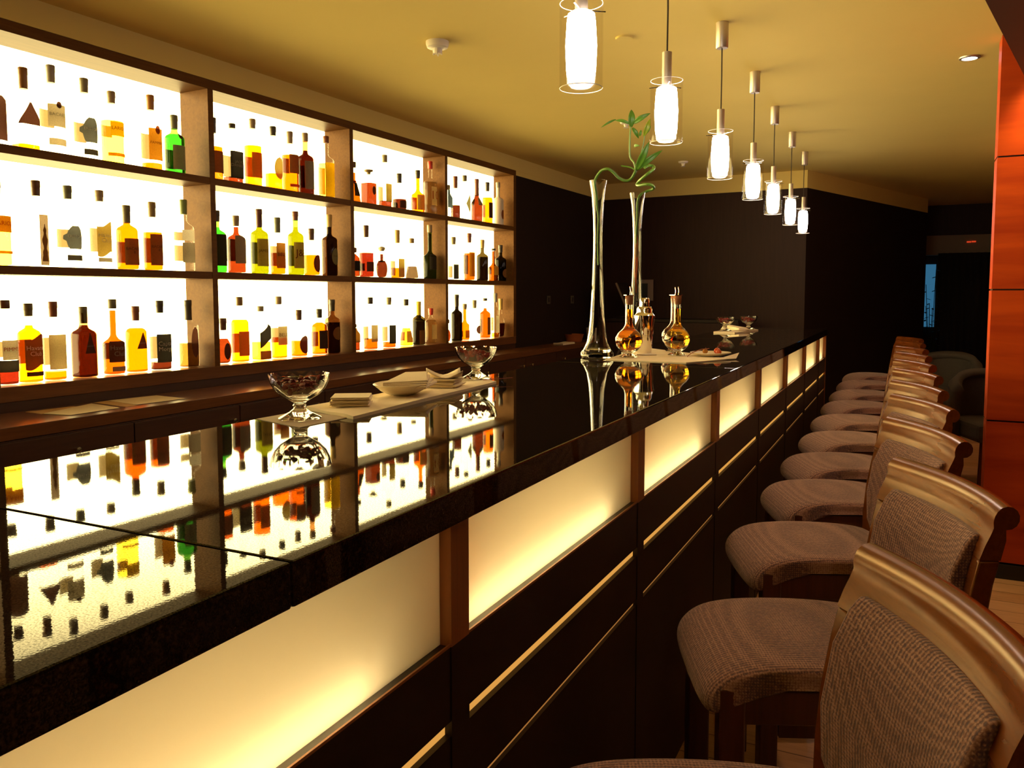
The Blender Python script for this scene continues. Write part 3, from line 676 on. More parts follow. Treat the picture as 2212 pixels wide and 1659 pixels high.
BOTTLES = [
(1, 1, -1.0497, 0.3112, 0.0432, 'std', 'clear', None, 0, 'brown', 0.815, [(0.08, 0.66, 'plaid', 60, '', '', 'r')], 'clear bottle with dark plaid label'),
(1, 1, -0.9237, 0.3454, 0.0495, 'square', 'clear', 'yellow', 0.076, 'copper', 0.747, [(0.312, 0.576, 'maroon', 60, '', '', 'tri')], 'clear squarish bottle with maroon triangular label'),
(1, 1, -0.8023, 0.3847, 0.0495, 'std', 'clear', None, 0, 'silver', 0.807, [(0.31, 0.556, 'cream', 52, 'BACARDI', 'grey', 'r'), (0.107, 0.182, 'cream', 50, '', '', 'r'), (0.513, 0.588, 'maroon', 13, '', '', 'o')], 'clear bottle with cream bat label and silver cap'),
(1, 1, -0.6481, 0.3651, 0.0479, 'std', 'clear', None, 0, 'khaki', 0.826, [(0.215, 0.512, 'slate', 48, 'ERISTOFF', 'white', 'shield'), (0.064, 0.134, 'dark', 44, '', '', 'r')], 'clear bottle with slate shield label'),
(1, 1, -0.5129, 0.3371, 0.0495, 'std', 'clear', 'pale', 0.591, 'tan', 0.838, [(0.383, 0.578, 'yellow', 44, 'LARIOS', 'red', 'r'), (0.11, 0.156, 'orange', 60, '', '', 'r')], 'clear bottle with small yellow label'),
(1, 1, -0.3005, 0.3654, 0.0474, 'std', 'clear', 'amber', 0.101, 'amber', 0.805, [(0.138, 0.553, 'orange', 52, 'PAMPERO', 'rust', 'r'), (0.478, 0.591, 'rust', 15, '', '', 'o')], 'clear bottle with orange label and round red seal'),
(1, 1, -0.1636, 0.296, 0.0477, 'std', 'green', 'green', 0.672, 'greygreen', 0.77, [(0.082, 0.484, 'grey', 50, '', '', 'r'), (0.59, 0.689, 'maroon', 14, '', '', 'o')], 'bright green shaker shaped bottle with grey label'),
(1, 2, -1.0579, 0.3456, 0.0493, 'std', 'clear', 'pale', 0.568, 'brown', 0.842, [(0.393, 0.585, 'orange', 52, 'LARIOS', 'red', 'r'), (0.142, 0.175, 'orange', 60, '', '', 'r')], 'clear bottle with orange label cut by picture edge'),
(1, 2, -0.8905, 0.3661, 0.0495, 'std', 'clear', None, 0, 'brown', 0.823, [(0.02, 0.602, 'kraft', 22, '', '', 'strip'), (0.065, 0.495, 'brown', 14, '', '', 'stag')], 'clear bottle with tall narrow kraft label'),
(1, 2, -0.7473, 0.3613, 0.0495, 'std', 'clear', None, 0, 'greygreen', 0.838, [(0.229, 0.508, 'slate', 46, 'ERISTOFF', 'white', 'shield'), (0.089, 0.156, 'dark', 44, '', '', 'r')], 'clear bottle with slate shield and ribbed cap'),
(1, 2, -0.5931, 0.3582, 0.0447, 'std', 'clear', None, 0, 'tan', 0.859, [(0.188, 0.565, 'gold', 54, 'Havana\nClub', 'white', 'wave'), (0.088, 0.141, 'grey', 50, '', '', 'r')], 'clear bottle with pale gold label and tan cap'),
(1, 2, -0.4545, 0.304, 0.0495, 'std', 'clear', 'amber', 0.727, 'olive', 0.727, [(0.072, 0.482, 'brown', 50, 'BACARDI\n8', 'dark', 'r')], 'full amber bottle with brown label and olive cap'),
(1, 2, -0.3118, 0.3335, 0.0443, 'std', 'clear', 'amber', 0.555, 'bronze', 0.781, [(0.075, 0.527, 'brown', 52, 'BACARDI\n8', 'dark', 'r')], 'amber bottle two thirds full with bronze cap'),
(1, 2, -0.1222, 0.364, 0.0495, 'std', 'clear', None, 0, 'green', 0.797, [(0.425, 0.575, 'white', 50, '', '', 'r'), (0.124, 0.399, 'grey', 50, '', '', 'r')], 'clear bottle with green cap standing against divider'),
(1, 3, -1.0422, 0.3509, 0.0404, 'std', 'clear', 'red', 0.159, 'brown', 0.897, [(0.297, 0.528, 'cream', 52, "PIMM'S", 'red', 'r'), (0.154, 0.292, 'dark', 75, '', '', 'r')], 'clear bottle with cream label over black band'),
(1, 3, -0.9462, 0.3366, 0.0483, 'std', 'clear', 'yellow', 0.723, 'olive', 0.837, [(0.196, 0.576, 'brown', 52, 'Havana\nClub', 'white', 'wave'), (0.087, 0.141, 'dark', 48, '', '', 'r')], 'yellow rum bottle with brown wavy label'),
(1, 3, -0.8367, 0.3436, 0.0456, 'std', 'clear', 'amber', 0.115, 'rust', 0.802, [(0.143, 0.582, 'parchment', 58, '', '', 'r')], 'clear bottle with tall parchment label and rust cap'),
(1, 3, -0.6959, 0.3196, 0.0495, 'square', 'brown', 'darkred', 0.738, 'olive', 0.762, [(0.341, 0.634, 'maroon', 30, 'CACIQUE', 'grey', 'tri')], 'dark red brown square shouldered bottle'),
(1, 3, -0.5474, 0.3523, 0.0478, 'taper', 'clear', 'orange', 0.85, 'olive', 0.873, [(0.168, 0.445, 'maroon', 60, 'Havana\nClub', 'grey', 'r'), (0.046, 0.11, 'grey', 45, '', '', 'r')], 'tall tapering amber bottle with maroon label'),
(1, 3, -0.4242, 0.3184, 0.0495, 'std', 'clear', 'amber', 0.667, 'rust', 0.78, [(0.36, 0.6, 'maroon', 34, 'CACIQUE', 'grey', 'tri')], 'amber bottle with maroon triangular label'),
(1, 3, -0.2857, 0.3442, 0.0495, 'std', 'clear', 'darkred', 0.115, 'dark', 0.821, [(0.115, 0.519, 'black', 58, 'Captain\nMorgan', 'white', 'r')], 'clear bottle with big black label and dark cap'),
(1, 3, -0.112, 0.3455, 0.0495, 'std', 'clear', 'brownl', 0.358, 'dark', 0.702, [(0.146, 0.603, 'maroon', 26, '', '', 'o')], 'stepped clear bottle with dark oval label beside divider'),
(2, 1, 0.0828, 0.3312, 0.049, 'std', 'clear', 'amber', 0.534, 'dark', 0.756, [(0.122, 0.466, 'brown', 55, '', '', 'r')], 'amber bottle half hidden by divider'),
(2, 1, 0.2176, 0.3245, 0.0495, 'square', 'clear', 'redor', 0.111, 'dark', 0.921, [(0.087, 0.532, 'black', 56, "JACK\nDANIEL'S", 'grey', 'r')], 'square clear bottle with large black label'),
(2, 1, 0.3674, 0.3774, 0.048, 'std', 'clear', 'yellow', 0.599, 'tan', 0.859, [(0.134, 0.5, 'orangebrown', 52, '', '', 'r')], 'yellow bottle with orange brown label and tan cap'),
(2, 1, 0.5264, 0.3651, 0.0495, 'std', 'clear', 'yellow', 0.258, 'dark', 0.856, [(0.167, 0.515, 'gold', 40, '', '', 'o')], 'clear bottle with large round gold label'),
(2, 1, 0.6639, 0.3601, 0.0495, 'std', 'clear', 'amber', 0.609, 'tan', 0.805, [(0.312, 0.617, 'brown', 52, '', '', 'r'), (0.094, 0.141, 'red', 50, '', '', 'r')], 'orange bottle with brown label and pale neck'),
(2, 1, 0.7963, 0.3749, 0.0495, 'wine', 'brown', 'darkred', 0.718, 'tan', 0.863, [(0.099, 0.542, 'grey', 52, '', '', 'r')], 'dark brown bottle with grey label'),
(2, 1, 0.9879, 0.388, 0.0495, 'std', 'clear', 'pale', 0.558, 'rust', 0.891, [(0.031, 0.566, 'yellow', 52, '', '', 'r')], 'clear bottle with tall yellow label'),
(2, 2, 0.0907, 0.3294, 0.0495, 'std', 'green', 'green', 0.729, 'dark', 0.822, [(0.109, 0.612, 'dark', 45, '', '', 'r')], 'green bottle half hidden by divider'),
(2, 2, 0.2277, 0.3141, 0.0495, 'wine', 'clear', 'redor', 0.8, 'tan', 0.817, [(0.167, 0.65, 'grey', 50, '', '', 'r')], 'red brown bottle with tall grey label'),
(2, 2, 0.4012, 0.3653, 0.0487, 'std', 'green', 'ygreen', 0.721, 'maroon', 0.721, [(0.118, 0.537, 'gold', 60, 'JAMESON', 'dark', 'r')], 'yellow green bottle with wide gold label'),
(2, 2, 0.5449, 0.3303, 0.0433, 'std', 'clear', 'amber', 0.375, 'greygreen', 0.733, [(0.108, 0.55, 'orangebrown', 55, "BELL'S", 'dark', 'r')], 'clear bottle, orange label, long dark neck wrap'),
(2, 2, 0.697, 0.3787, 0.0473, 'std', 'green', 'ygreen', 0.752, 'rust', 0.857, [(0.105, 0.511, 'gold', 60, 'J&B', 'maroon', 'r')], 'yellow green bottle with tall gold letter label'),
(2, 2, 0.8367, 0.2868, 0.0495, 'std', 'clear', 'amber', 0.433, 'brown', 0.753, [(0.062, 0.443, 'maroon', 36, '', '', 'o')], 'short clear bottle with dark round label'),
(2, 2, 1.0058, 0.386, 0.0495, 'wine', 'brown', 'redbrown', 0.798, 'gold', 0.798, [(0.178, 0.45, 'greygreen', 34, "Grant's", 'dark', 'o')], 'brown bottle with gold foil neck and oval label'),
(2, 3, 0.1176, 0.2467, 0.0489, 'flask', 'clear', 'redor', 0.549, 'brown', 0.735, [(0.088, 0.461, 'maroon', 30, '', '', 'o')], 'round orange flask with embossed seal'),
(2, 3, 0.2378, 0.3613, 0.0488, 'std', 'clear', 'yellow', 0.65, 'bronze', 0.864, [(0.1, 0.471, 'orangebrown', 50, '', '', 'r')], 'yellow bottle with orange label and bronze cap'),
(2, 3, 0.3955, 0.3083, 0.0495, 'square', 'clear', 'ygreen', 0.336, 'khaki', 0.899, [(0.319, 0.605, 'black', 50, '', '', 'slant'), (0.02, 0.176, 'brown', 50, '', '', 'r')], 'greenish bottle with slanted black label'),
(2, 3, 0.5411, 0.3633, 0.0463, 'std', 'clear', 'yellow', 0.336, 'tan', 0.87, [(0.221, 0.519, 'parchment', 52, "BELL'S", 'brown', 'r')], 'clear bottle with short parchment label'),
(2, 3, 0.7101, 0.282, 0.0495, 'std', 'clear', 'amber', 0.337, 'brown', 0.779, [(0.058, 0.452, 'maroon', 44, '', '', 'o')], 'clear round shouldered bottle with dark arched label'),
(2, 3, 0.8952, 0.2848, 0.0495, 'std', 'clear', 'amber', 0.7, 'dark', 0.8, [(0.13, 0.53, 'black', 50, '', '', 'r')], 'amber bottle with black label and black cap'),
(2, 3, 1.0194, 0.3418, 0.0489, 'std', 'brown', 'redbrown', 0.573, 'dark', 0.786, [(0.248, 0.496, 'brown', 45, '', '', 'o')], 'brown bottle with grey topped neck beside divider'),
(3, 1, 1.2548, 0.2684, 0.0487, 'cone', 'clear', 'orange', 0.738, 'brown', 0.857, [(0.167, 0.488, 'dark', 40, '', '', 'r')], 'orange decanter half hidden by divider'),
(3, 1, 1.4181, 0.2424, 0.0495, 'square', 'clear', 'redor', 0.611, 'bronze', 0.861, [(0.292, 0.528, 'maroon', 22, '', '', 'o')], 'square orange decanter with mushroom stopper'),
(3, 1, 1.6012, 0.3652, 0.0466, 'std', 'clear', 'redor', 0.131, 'khaki', 0.86, [(0.112, 0.449, 'gold', 45, '', '', 'r')], 'clear bottle with yellow box label'),
(3, 1, 1.7725, 0.2607, 0.0495, 'std', 'clear', 'darkred', 0.297, 'dark', 0.743, [(0.054, 0.257, 'maroon', 50, '', '', 'r')], 'short clear bottle with dark red base'),
(3, 1, 2.0079, 0.3149, 0.0495, 'taper', 'clear', 'yellow', 0.814, 'dark', 0.814, [(0.07, 0.419, 'gold', 60, '', '', 'r')], 'bright yellow long necked bottle'),
(3, 1, 2.1763, 0.4029, 0.0495, 'std', 'clear', 'paletan', 0.613, 'redcap', 0.865, [(0.18, 0.523, 'parchment', 45, '10', 'rust', 'r')], 'tall clear bottle with red cap'),
(3, 2, 1.2478, 0.1917, 0.0398, 'std', 'clear', 'redor', 0.78, 'brown', 0.831, [(0.203, 0.542, 'black', 60, '', '', 'r')], 'orange bottle with black band half hidden by divider'),
(3, 2, 1.3815, 0.3472, 0.0495, 'std', 'clear', 'red', 0.468, 'brown', 0.771, [(0.11, 0.294, 'maroon', 50, '', '', 'r')], 'clear bottle half full of red liquid'),
(3, 2, 1.5533, 0.2168, 0.0495, 'flask', 'clear', 'darkred', 0.75, 'cream', 0.844, [], 'squat dark decanter with cream ball stopper'),
(3, 2, 1.7404, 0.3412, 0.0495, 'std', 'clear', 'amber', 0.21, 'gold', 0.73, [(0.02, 0.4, 'gold', 45, '', '', 'r')], 'clear bottle with gold cap and gold box label'),
(3, 2, 1.9209, 0.2932, 0.0493, 'cone', 'clear', 'redbrown', 0.301, 'bronze', 0.88, [], 'cone shaped clear decanter with brown liquid'),
(3, 2, 2.1625, 0.4088, 0.0495, 'taper', 'bottlegreen', 'bottlegreen', 0.833, 'tan', 0.86, [(0.175, 0.456, 'dark', 60, '', '', 'r')], 'large olive green bottle with foil neck'),
(3, 3, 1.2358, 0.1785, 0.0369, 'square', 'clear', 'redor', 0.375, 'brown', 0.875, [(0.321, 0.857, 'orangebrown', 50, '', '', 'r')], 'small orange square bottle half hidden by divider'),
(3, 3, 1.416, 0.3555, 0.049, 'std', 'clear', 'orange', 0.209, 'dark', 0.87, [(0.148, 0.47, 'parchment', 45, '', '', 'r')], 'clear bottle with arched tan label'),
(3, 3, 1.6298, 0.3549, 0.0474, 'std', 'clear', 'orange', 0.112, 'khaki', 0.85, [(0.084, 0.449, 'black', 52, '', '', 'r')], 'clear bottle with plain black label'),
(3, 3, 1.8407, 0.3408, 0.0495, 'cone', 'clear', 'ygreen', 0.38, 'dark', 0.86, [(0.08, 0.32, 'gold', 50, '', '', 'r')], 'flared clear decanter with yellow base'),
(3, 3, 2.0034, 0.3228, 0.0467, 'wine', 'darkglass', 'dark', 0.576, 'yellowcap', 0.554, [(0.02, 0.337, 'brown', 50, '', '', 'r')], 'dark bottle with yellow collar'),
(3, 3, 2.1678, 0.2688, 0.0461, 'std', 'clear', 'paletan', 0.676, 'redcap', 0.811, [(0.135, 0.541, 'parchment', 45, '', '', 'r')], 'small pinkish bottle with red cap'),
(4, 1, 2.4284, 0.2563, 0.0327, 'square', 'clear', None, 0, 'khaki', 0.859, [(0.312, 0.859, 'blue', 60, '', '', 'r')], 'clear bottle with blue label beside divider'),
(4, 1, 2.54, 0.3385, 0.0387, 'std', 'clear', 'darkred', 0.322, 'rust', 0.724, [], 'clear bottle with dark red base and rust cap'),
(4, 1, 2.6845, 0.3643, 0.047, 'std', 'clear', None, 0, 'olive', 0.87, [(0.163, 0.576, 'khaki', 44, '', '', 'dia')], 'clear bottle with diamond shaped label'),
(4, 1, 2.8811, 0.359, 0.0483, 'taper', 'clear', 'redor', 0.966, 'rust', 0.621, [(0.391, 0.563, 'grey', 40, '', '', 'r')], 'orange red bottle with long slender neck'),
(4, 1, 3.0639, 0.3543, 0.0455, 'std', 'clear', 'yellow', 0.631, 'dark', 0.786, [(0.143, 0.512, 'black', 45, '', '', 'r')], 'yellow bottle with black label'),
(4, 1, 3.2556, 0.3774, 0.0486, 'wine', 'white', 'white', 0, 'silver', 0.876, [(0.146, 0.371, 'palm', 25, '', '', 'palm')], 'opaque white bottle with small palm mark'),
(4, 2, 2.506, 0.3396, 0.0406, 'std', 'clear', None, 0, 'khaki', 0.826, [(0.02, 0.36, 'black', 58, '', '', 'r')], 'clear bottle with black label low down'),
(4, 2, 2.7543, 0.3852, 0.0458, 'std', 'clear', 'orange', 0.573, 'rust', 0.802, [(0.083, 0.594, 'orange', 60, '', '', 'r')], 'clear bottle with tall orange label'),
(4, 2, 2.9718, 0.3452, 0.0495, 'wine', 'darkglass', 'dark', 0.578, 'gold', 0.795, [], 'dark bottle with gold neck'),
(4, 2, 3.1684, 0.281, 0.0443, 'taper', 'clear', 'orange', 0.923, 'dark', 0.938, [(0.185, 0.462, 'gold', 50, '', '', 'r')], 'small amber beer like bottle'),
(4, 2, 3.3, 0.3181, 0.0495, 'wine', 'darkglass', 'dark', 0.589, 'dark', 0.795, [(0.096, 0.342, 'brown', 40, '', '', 'o')], 'dark slate bottle with oval label'),
(4, 3, 2.4021, 0.1777, 0.0366, 'flask', 'clear', 'redor', 0.767, 'brown', 0.837, [], 'small orange bottle half hidden by divider'),
(4, 3, 2.55, 0.3745, 0.0448, 'wine', 'darkglass', 'dark', 0.737, 'dark', 0.737, [], 'tall dark green wine bottle'),
(4, 3, 2.6744, 0.299, 0.0399, 'taper', 'clear', 'amber', 0.948, 'tan', 0.844, [(0.065, 0.273, 'orange', 50, '', '', 'r')], 'slim amber bottle behind dark wine bottle'),
(4, 3, 2.834, 0.3283, 0.0485, 'std', 'clear', None, 0, 'khaki', 0.79, [(0.136, 0.358, 'maroon', 40, '', '', 'o')], 'clear bottle with small dark round label'),
(4, 3, 3.0166, 0.3431, 0.0476, 'std', 'clear', 'orange', 0.75, 'dark', 0.929, [(0.095, 0.524, 'brown', 35, '', '', 'r')], 'amber bottle with dark base'),
(4, 3, 3.1996, 0.3868, 0.0366, 'std', 'clear', 'ygreen', 0.098, 'silver', 0.793, [(0.109, 0.489, 'cream', 50, '', '', 'r')], 'slim clear bottle with cream label'),
(4, 3, 3.3, 0.3377, 0.0475, 'flask', 'clear', 'redor', 0.354, 'gold', 0.709, [], 'rounded brandy bottle with gold foil neck'),
]
ZR = {1: 1.974, 2: 1.493, 3: 1.003}
RN = {1: 'top', 2: 'middle', 3: 'bottom'}
BN = {1: 'first', 2: 'second', 3: 'third', 4: 'end'}
cnt = {}
def bottle(bay, row, t, H, R, shape, gk, lk, fill, cap, capf, labels, desc):
    cnt[(bay, row)] = cnt.get((bay, row), 0) + 1
    p = sh(t, -0.10, ZR[row])
    lab = '%s, %s along the %s bay %s shelf' % (desc, ORD[cnt[(bay, row)] - 1], BN[bay], RN[row])
    root = thing('liquor_bottle', lab, 'bottle', p, -YAWS, 'bottles on the %s shelf of the %s bay' % (RN[row], BN[bay]))
    prof, rn = profile(shape, H, R, capf)
    power = 5.0 if shape == 'square' else (2.0)
    if shape == 'square': prof = [(r * (0.90 if r > rn * 1.5 else 1.0), z) for r, z in prof]
    S = None
    if shape == 'flask': S = Matrix.Diagonal((0.72, 1, 1, 1))
    cf = 1 - capf if False else capf        # height fraction of the lower cap edge
    MB().lathe(prof, 28, S, power=power).obj('glass', gmat(gk), root, True)
    if lk and lk != 'white' and fill > 0.02:
        zt = min(fill, 0.93) * H
        lp = [(max(0.001, r - 0.0022), max(0.004, z)) for r, z in prof if z < zt - 0.001]
        lp[0] = (lp[0][0], 0.004)
        lp.append((max(0.002, rad_at(prof, zt) - 0.0022), zt))
        MB().lathe(lp, 28, S, power=power).obj('liquid', lmat(lk), root, True)
    zc0 = cf * H
    rc = rn + 0.0022
    cp = [(rc if z > 0 else rc, z) for z in (0, 1)]
    pr2 = [(max(rad_at(prof, zc0), rn) + 0.0012, zc0)]
    if cf < 0.86: pr2 += [(rc, min(H - 0.03, zc0 + 0.02)), (rc, H - 0.030), (rc + 0.0012, H - 0.028)]
    else: pr2 += [(rc + 0.0008, zc0 + 0.004)]
    pr2 += [(rc + 0.0012, H - 0.003), (rc - 0.001, H), (0, H)]
    if 'mushroom' in desc: pr2 = [(rn * 0.9, zc0), (rn * 0.8, H - 0.022), (rn * 2.0, H - 0.014), (rn * 1.9, H - 0.004), (0, H)]
    if 'ball stopper' in desc: pr2 = [(rn, zc0), (rn * 1.3, zc0 + 0.006), (rn * 1.7, zc0 + 0.018), (rn * 1.3, H - 0.006), (0, H)]
    MB().lathe(pr2, 22).obj('cap', cmat(cap), root, True)
    if shape == 'flask':   # oval body: labels sit on its flat face
        prof = [(r * 0.74, z) for r, z in prof]
    for q_, (a, b, col, half, txt, tcol, shp) in enumerate(labels):
        z0, z1 = a * H, b * H
        hh = half * (1.25 if shape == 'flask' else 1)
        L = patch(prof, z0, z1, hh, {'strip': 'r', 'palm': 'o'}.get(shp, shp), power, gap=0.0009 + 0.0012 * (half < 16 and q_ > 0))
        lo = L.obj('label', pmat(col), root, True)
        if txt:
            w_ = 2 * math.radians(half) * R * (0.66 if shp in ('tri', 'o') else 0.88)
            lettering(prof, txt, z0 + (z1 - z0) * (0.35 if shp == 'tri' else 0.55), w_, (z1 - z0) * (0.30 if shp == 'tri' else 0.62), power, lo, tcol)
        if shp in ('r', 'wave', 'shield') and (z1 - z0) > 0.05 and gk != 'white':
            patch(prof, z0 + 0.1 * (z1 - z0), z1 - 0.1 * (z1 - z0), half * 0.8, 'r', power, face=PI).obj('back_label', paper('back_label', (0.45, 0.34, 0.18), 0.30), root, True)
    return root
for b in BOTTLES: bottle(*b)
# extra marks: the bat roundel, the round red seal, the shoulder seal, the crests
# ------------------------------------------------------------------ chairs
def build_chair():
    t = thing('bar_stool', '', 'bar stool', (0, 0, 0), 0, 'upholstered bar stools in a row along the counter')
    # seat cushion: waterfall front, domed top
    prof = [(-0.215, 0.685), (-0.10, 0.700), (0.02, 0.704), (0.12, 0.700), (0.180, 0.684), (0.214, 0.650), (0.222, 0.622), (0.216, 0.598), (0.196, 0.596), (0.186, 0.625), (0.182, 0.655), (0.0, 0.658), (-0.215, 0.658)]
    cx, cz = 0.01, 0.668
    ys = [-0.180, -0.176, -0.155, -0.08, 0.0, 0.08, 0.155, 0.176, 0.180]
    ks = [0.80, 0.93, 0.985, 1.0, 1.0, 1.0, 0.985, 0.93, 0.80]
    kz = [0.55, 0.82, 0.95, 1.0, 1.03, 1.0, 0.95, 0.82, 0.55]
    mb = MB(); n = len(prof)
    vs = []
    for y, k, q in zip(ys, ks, kz):
        for (x, z) in prof:
            wy = y * (1.04 - 0.06 * max(0, x) / 0.24)
            vs.append((cx + (x - cx) * k, wy, cz + (z - cz) * q))
    fs = [(j * n + i, j * n + (i + 1) % n, (j + 1) * n + (i + 1) % n, (j + 1) * n + i) for j in range(len(ys) - 1) for i in range(n)]
    fs += [tuple(range(n - 1, -1, -1)), tuple((len(ys) - 1) * n + i for i in range(n))]
    mb.add(vs, fs); s = mb.obj('seat', M_FABRIC, t, subsurf=2)
    for p_ in s.data.polygons: p_.use_smooth = True
    # back: posts with scrolled tops, top rail, cushion; the whole back bows away from the sitter
    bow = lambda y: -0.030 * (1 - (y / 0.215) ** 2)
    def sweep(poly, y0, y1, nseg):
        m_ = MB(); n_ = len(poly); vs = []
        for j in range(nseg + 1):
            y = y0 + (y1 - y0) * j / nseg
            vs += [(x + bow(y), y, z) for x, z in poly]
        fs = [(j * n_ + i, j * n_ + (i + 1) % n_, (j + 1) * n_ + (i + 1) % n_, (j + 1) * n_ + i) for j in range(nseg) for i in range(n_)]
        fs += [tuple(range(n_ - 1, -1, -1)), tuple(nseg * n_ + i for i in range(n_))]
        return m_.add(vs, fs)
    scroll = [(-0.281 + 0.0205 * math.cos(a), 0.989 + 0.0205 * math.sin(a)) for a in [PI * 0.18 + i * PI * 0.15 for i in range(10)]]
    front = [(-0.207, 0.30), (-0.205, 0.60), (-0.207, 0.72), (-0.214, 0.80), (-0.226, 0.87), (-0.236, 0.914)]
    back = [(-0.272, 0.914), (-0.262, 0.87), (-0.252, 0.80), (-0.247, 0.72), (-0.246, 0.60), (-0.246, 0.30)]
    post = front + back
    for y0, y1 in ((-0.215, -0.172), (0.172, 0.215)):
        sweep(post, y0, y1, 3).obj('back_post', M_CHAIR, t, True, bevel=0.004)
    fr = [(-0.236, 0.915), (-0.245, 0.940), (-0.254, 0.960), (-0.2585, 0.972), (-0.2575, 0.982), (-0.2595, 0.992)]
    rail = fr + scroll + [(-0.280, 0.950), (-0.272, 0.915)]
    sweep(rail, -0.215, 0.215, 16).obj('top_rail', M_CHAIR, t, True)
    cu_ = [(-0.206, 0.665), (-0.190, 0.71), (-0.187, 0.79), (-0.202, 0.88), (-0.224, 0.930), (-0.240, 0.949), (-0.258, 0.945), (-0.246, 0.87), (-0.240, 0.79), (-0.238, 0.71), (-0.235, 0.665)]
    c = sweep(cu_, -0.171, 0.171, 10)
    # round the cushion edges
    bc_ = c.obj('back_cushion', M_FABRIC, t, True, bevel=0.006)
    # frame rails under the seat
    for s_ in (-1, 1):
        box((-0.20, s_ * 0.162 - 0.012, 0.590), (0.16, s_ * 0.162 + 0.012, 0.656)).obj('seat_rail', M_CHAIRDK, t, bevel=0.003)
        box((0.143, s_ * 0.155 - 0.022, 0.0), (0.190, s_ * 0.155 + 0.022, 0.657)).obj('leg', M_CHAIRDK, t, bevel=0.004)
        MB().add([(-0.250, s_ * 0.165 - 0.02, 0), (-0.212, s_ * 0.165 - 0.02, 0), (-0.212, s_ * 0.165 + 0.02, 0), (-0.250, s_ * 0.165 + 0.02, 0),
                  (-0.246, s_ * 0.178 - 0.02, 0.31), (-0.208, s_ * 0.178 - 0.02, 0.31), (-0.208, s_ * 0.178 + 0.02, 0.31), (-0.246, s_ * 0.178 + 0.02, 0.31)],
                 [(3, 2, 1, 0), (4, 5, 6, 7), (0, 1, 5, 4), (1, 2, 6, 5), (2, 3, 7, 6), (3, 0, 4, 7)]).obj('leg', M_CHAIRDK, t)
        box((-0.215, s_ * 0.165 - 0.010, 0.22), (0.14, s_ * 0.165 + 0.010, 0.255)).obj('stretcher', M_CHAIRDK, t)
    box((0.150, -0.14, 0.590), (0.170, 0.14, 0.655)).obj('seat_rail', M_CHAIRDK, t)
    box((-0.235, -0.17, 0.590), (-0.215, 0.17, 0.655)).obj('seat_rail', M_CHAIRDK, t)
    fb = box((0.150, -0.14, 0.27), (0.178, 0.14, 0.305)).obj('footrest', M_CHAIRDK, t)
    MB().tube([(0.178, -0.135, 0.30), (0.178, 0.135, 0.30)], 0.008, 10).obj('footrest_cover', pbr('brass', (0.7, 0.42, 0.16), 0.3, 1.0), fb, True)
    return t
chair = build_chair()
CP_ = [(-0.208, 0.964), (-0.177, 1.681), (-0.204, 2.351), (-0.200, 2.972), (-0.206, 3.535), (-0.203, 4.146), (-0.210, 4.780), (-0.215, 5.442), (-0.218, 6.10), (-0.222, 6.82), (-0.224, 7.52)]
CL = ['upholstered bar stool at the bottom corner, only its back fully seen, first of the row',
      'upholstered bar stool with its whole seat and golden rail seen, second of the row',
      'third upholstered bar stool of the row, seat front beside the second post',
      'fourth upholstered bar stool of the row along the glowing counter front',
      'fifth upholstered bar stool of the row along the glowing counter front',
      'sixth upholstered bar stool, the middle one of the row',
      'seventh upholstered bar stool, fifth from the far end of the row',
      'eighth upholstered bar stool, fourth from the far end of the row',
      'ninth upholstered bar stool, third from the far end of the row',
      'tenth upholstered bar stool, last but one at the far end',
      'eleventh upholstered bar stool, the last at the dark far end']
ang = math.atan2(-0.40, -0.917)
fx, fy = math.cos(ang), math.sin(ang)
for i, (x, y) in enumerate(CP_):
    c = chair if i == 0 else copy_tree(chair)
    c.location = (x, y, 0)
    c.rotation_euler = (0, 0, ang)
    c['label'] = CL[i]

# armchairs beyond the aisle
def armchair(x, y, rz, label):
    t = thing('armchair', label, 'armchair', (x, y, 0), rz, 'grey armchairs beyond the bar')
    m_ = pbr('armchair_fabric', (0.05, 0.04, 0.035), 0.9, noise=(60, 0.15))
    MB().box((-0.26, -0.26, 0.34), (0.26, 0.26, 0.47)).obj('seat', m_, t, bevel=0.03)
    n = 20; vs = []; R_ = 0.30
    for j, z in enumerate((0.34, 0.5, 0.66, 0.76, 0.80)):
        for i in range(n + 1):
            a = PI * 0.5 + PI * i / n
            r = R_ - (0.04 if z > 0.79 else 0)
            zz = z - (0.10 * (abs(i - n / 2) / (n / 2)) ** 2 if z > 0.6 else 0)
            vs.append((r * math.cos(a) * 0.95, r * math.sin(a), zz))
    mb = MB().add(vs, [(j * (n + 1) + i, j * (n + 1) + i + 1, (j + 1) * (n + 1) + i + 1, (j + 1) * (n + 1) + i) for j in range(4) for i in range(n)])
    b = mb.obj('backrest', m_, t, True); so = b.modifiers.new('thickness', 'SOLIDIFY'); so.thickness = 0.06; so.offset = 0
    for sx_ in (-1, 1):
        for sy_ in (-1, 1):
            MB().tube([(sx_ * 0.2, sy_ * 0.2, 0.36), (sx_ * 0.23, sy_ * 0.23, 0.0)], [0.018, 0.013], 8).obj('leg', M_CHAIRDK, t, True)
    return t
armchair(0.33, 8.75, -1.9, 'dark grey rounded armchair beyond the stool backs')
armchair(0.62, 6.75, -1.2, 'grey armchair half hidden by the orange wall edge')

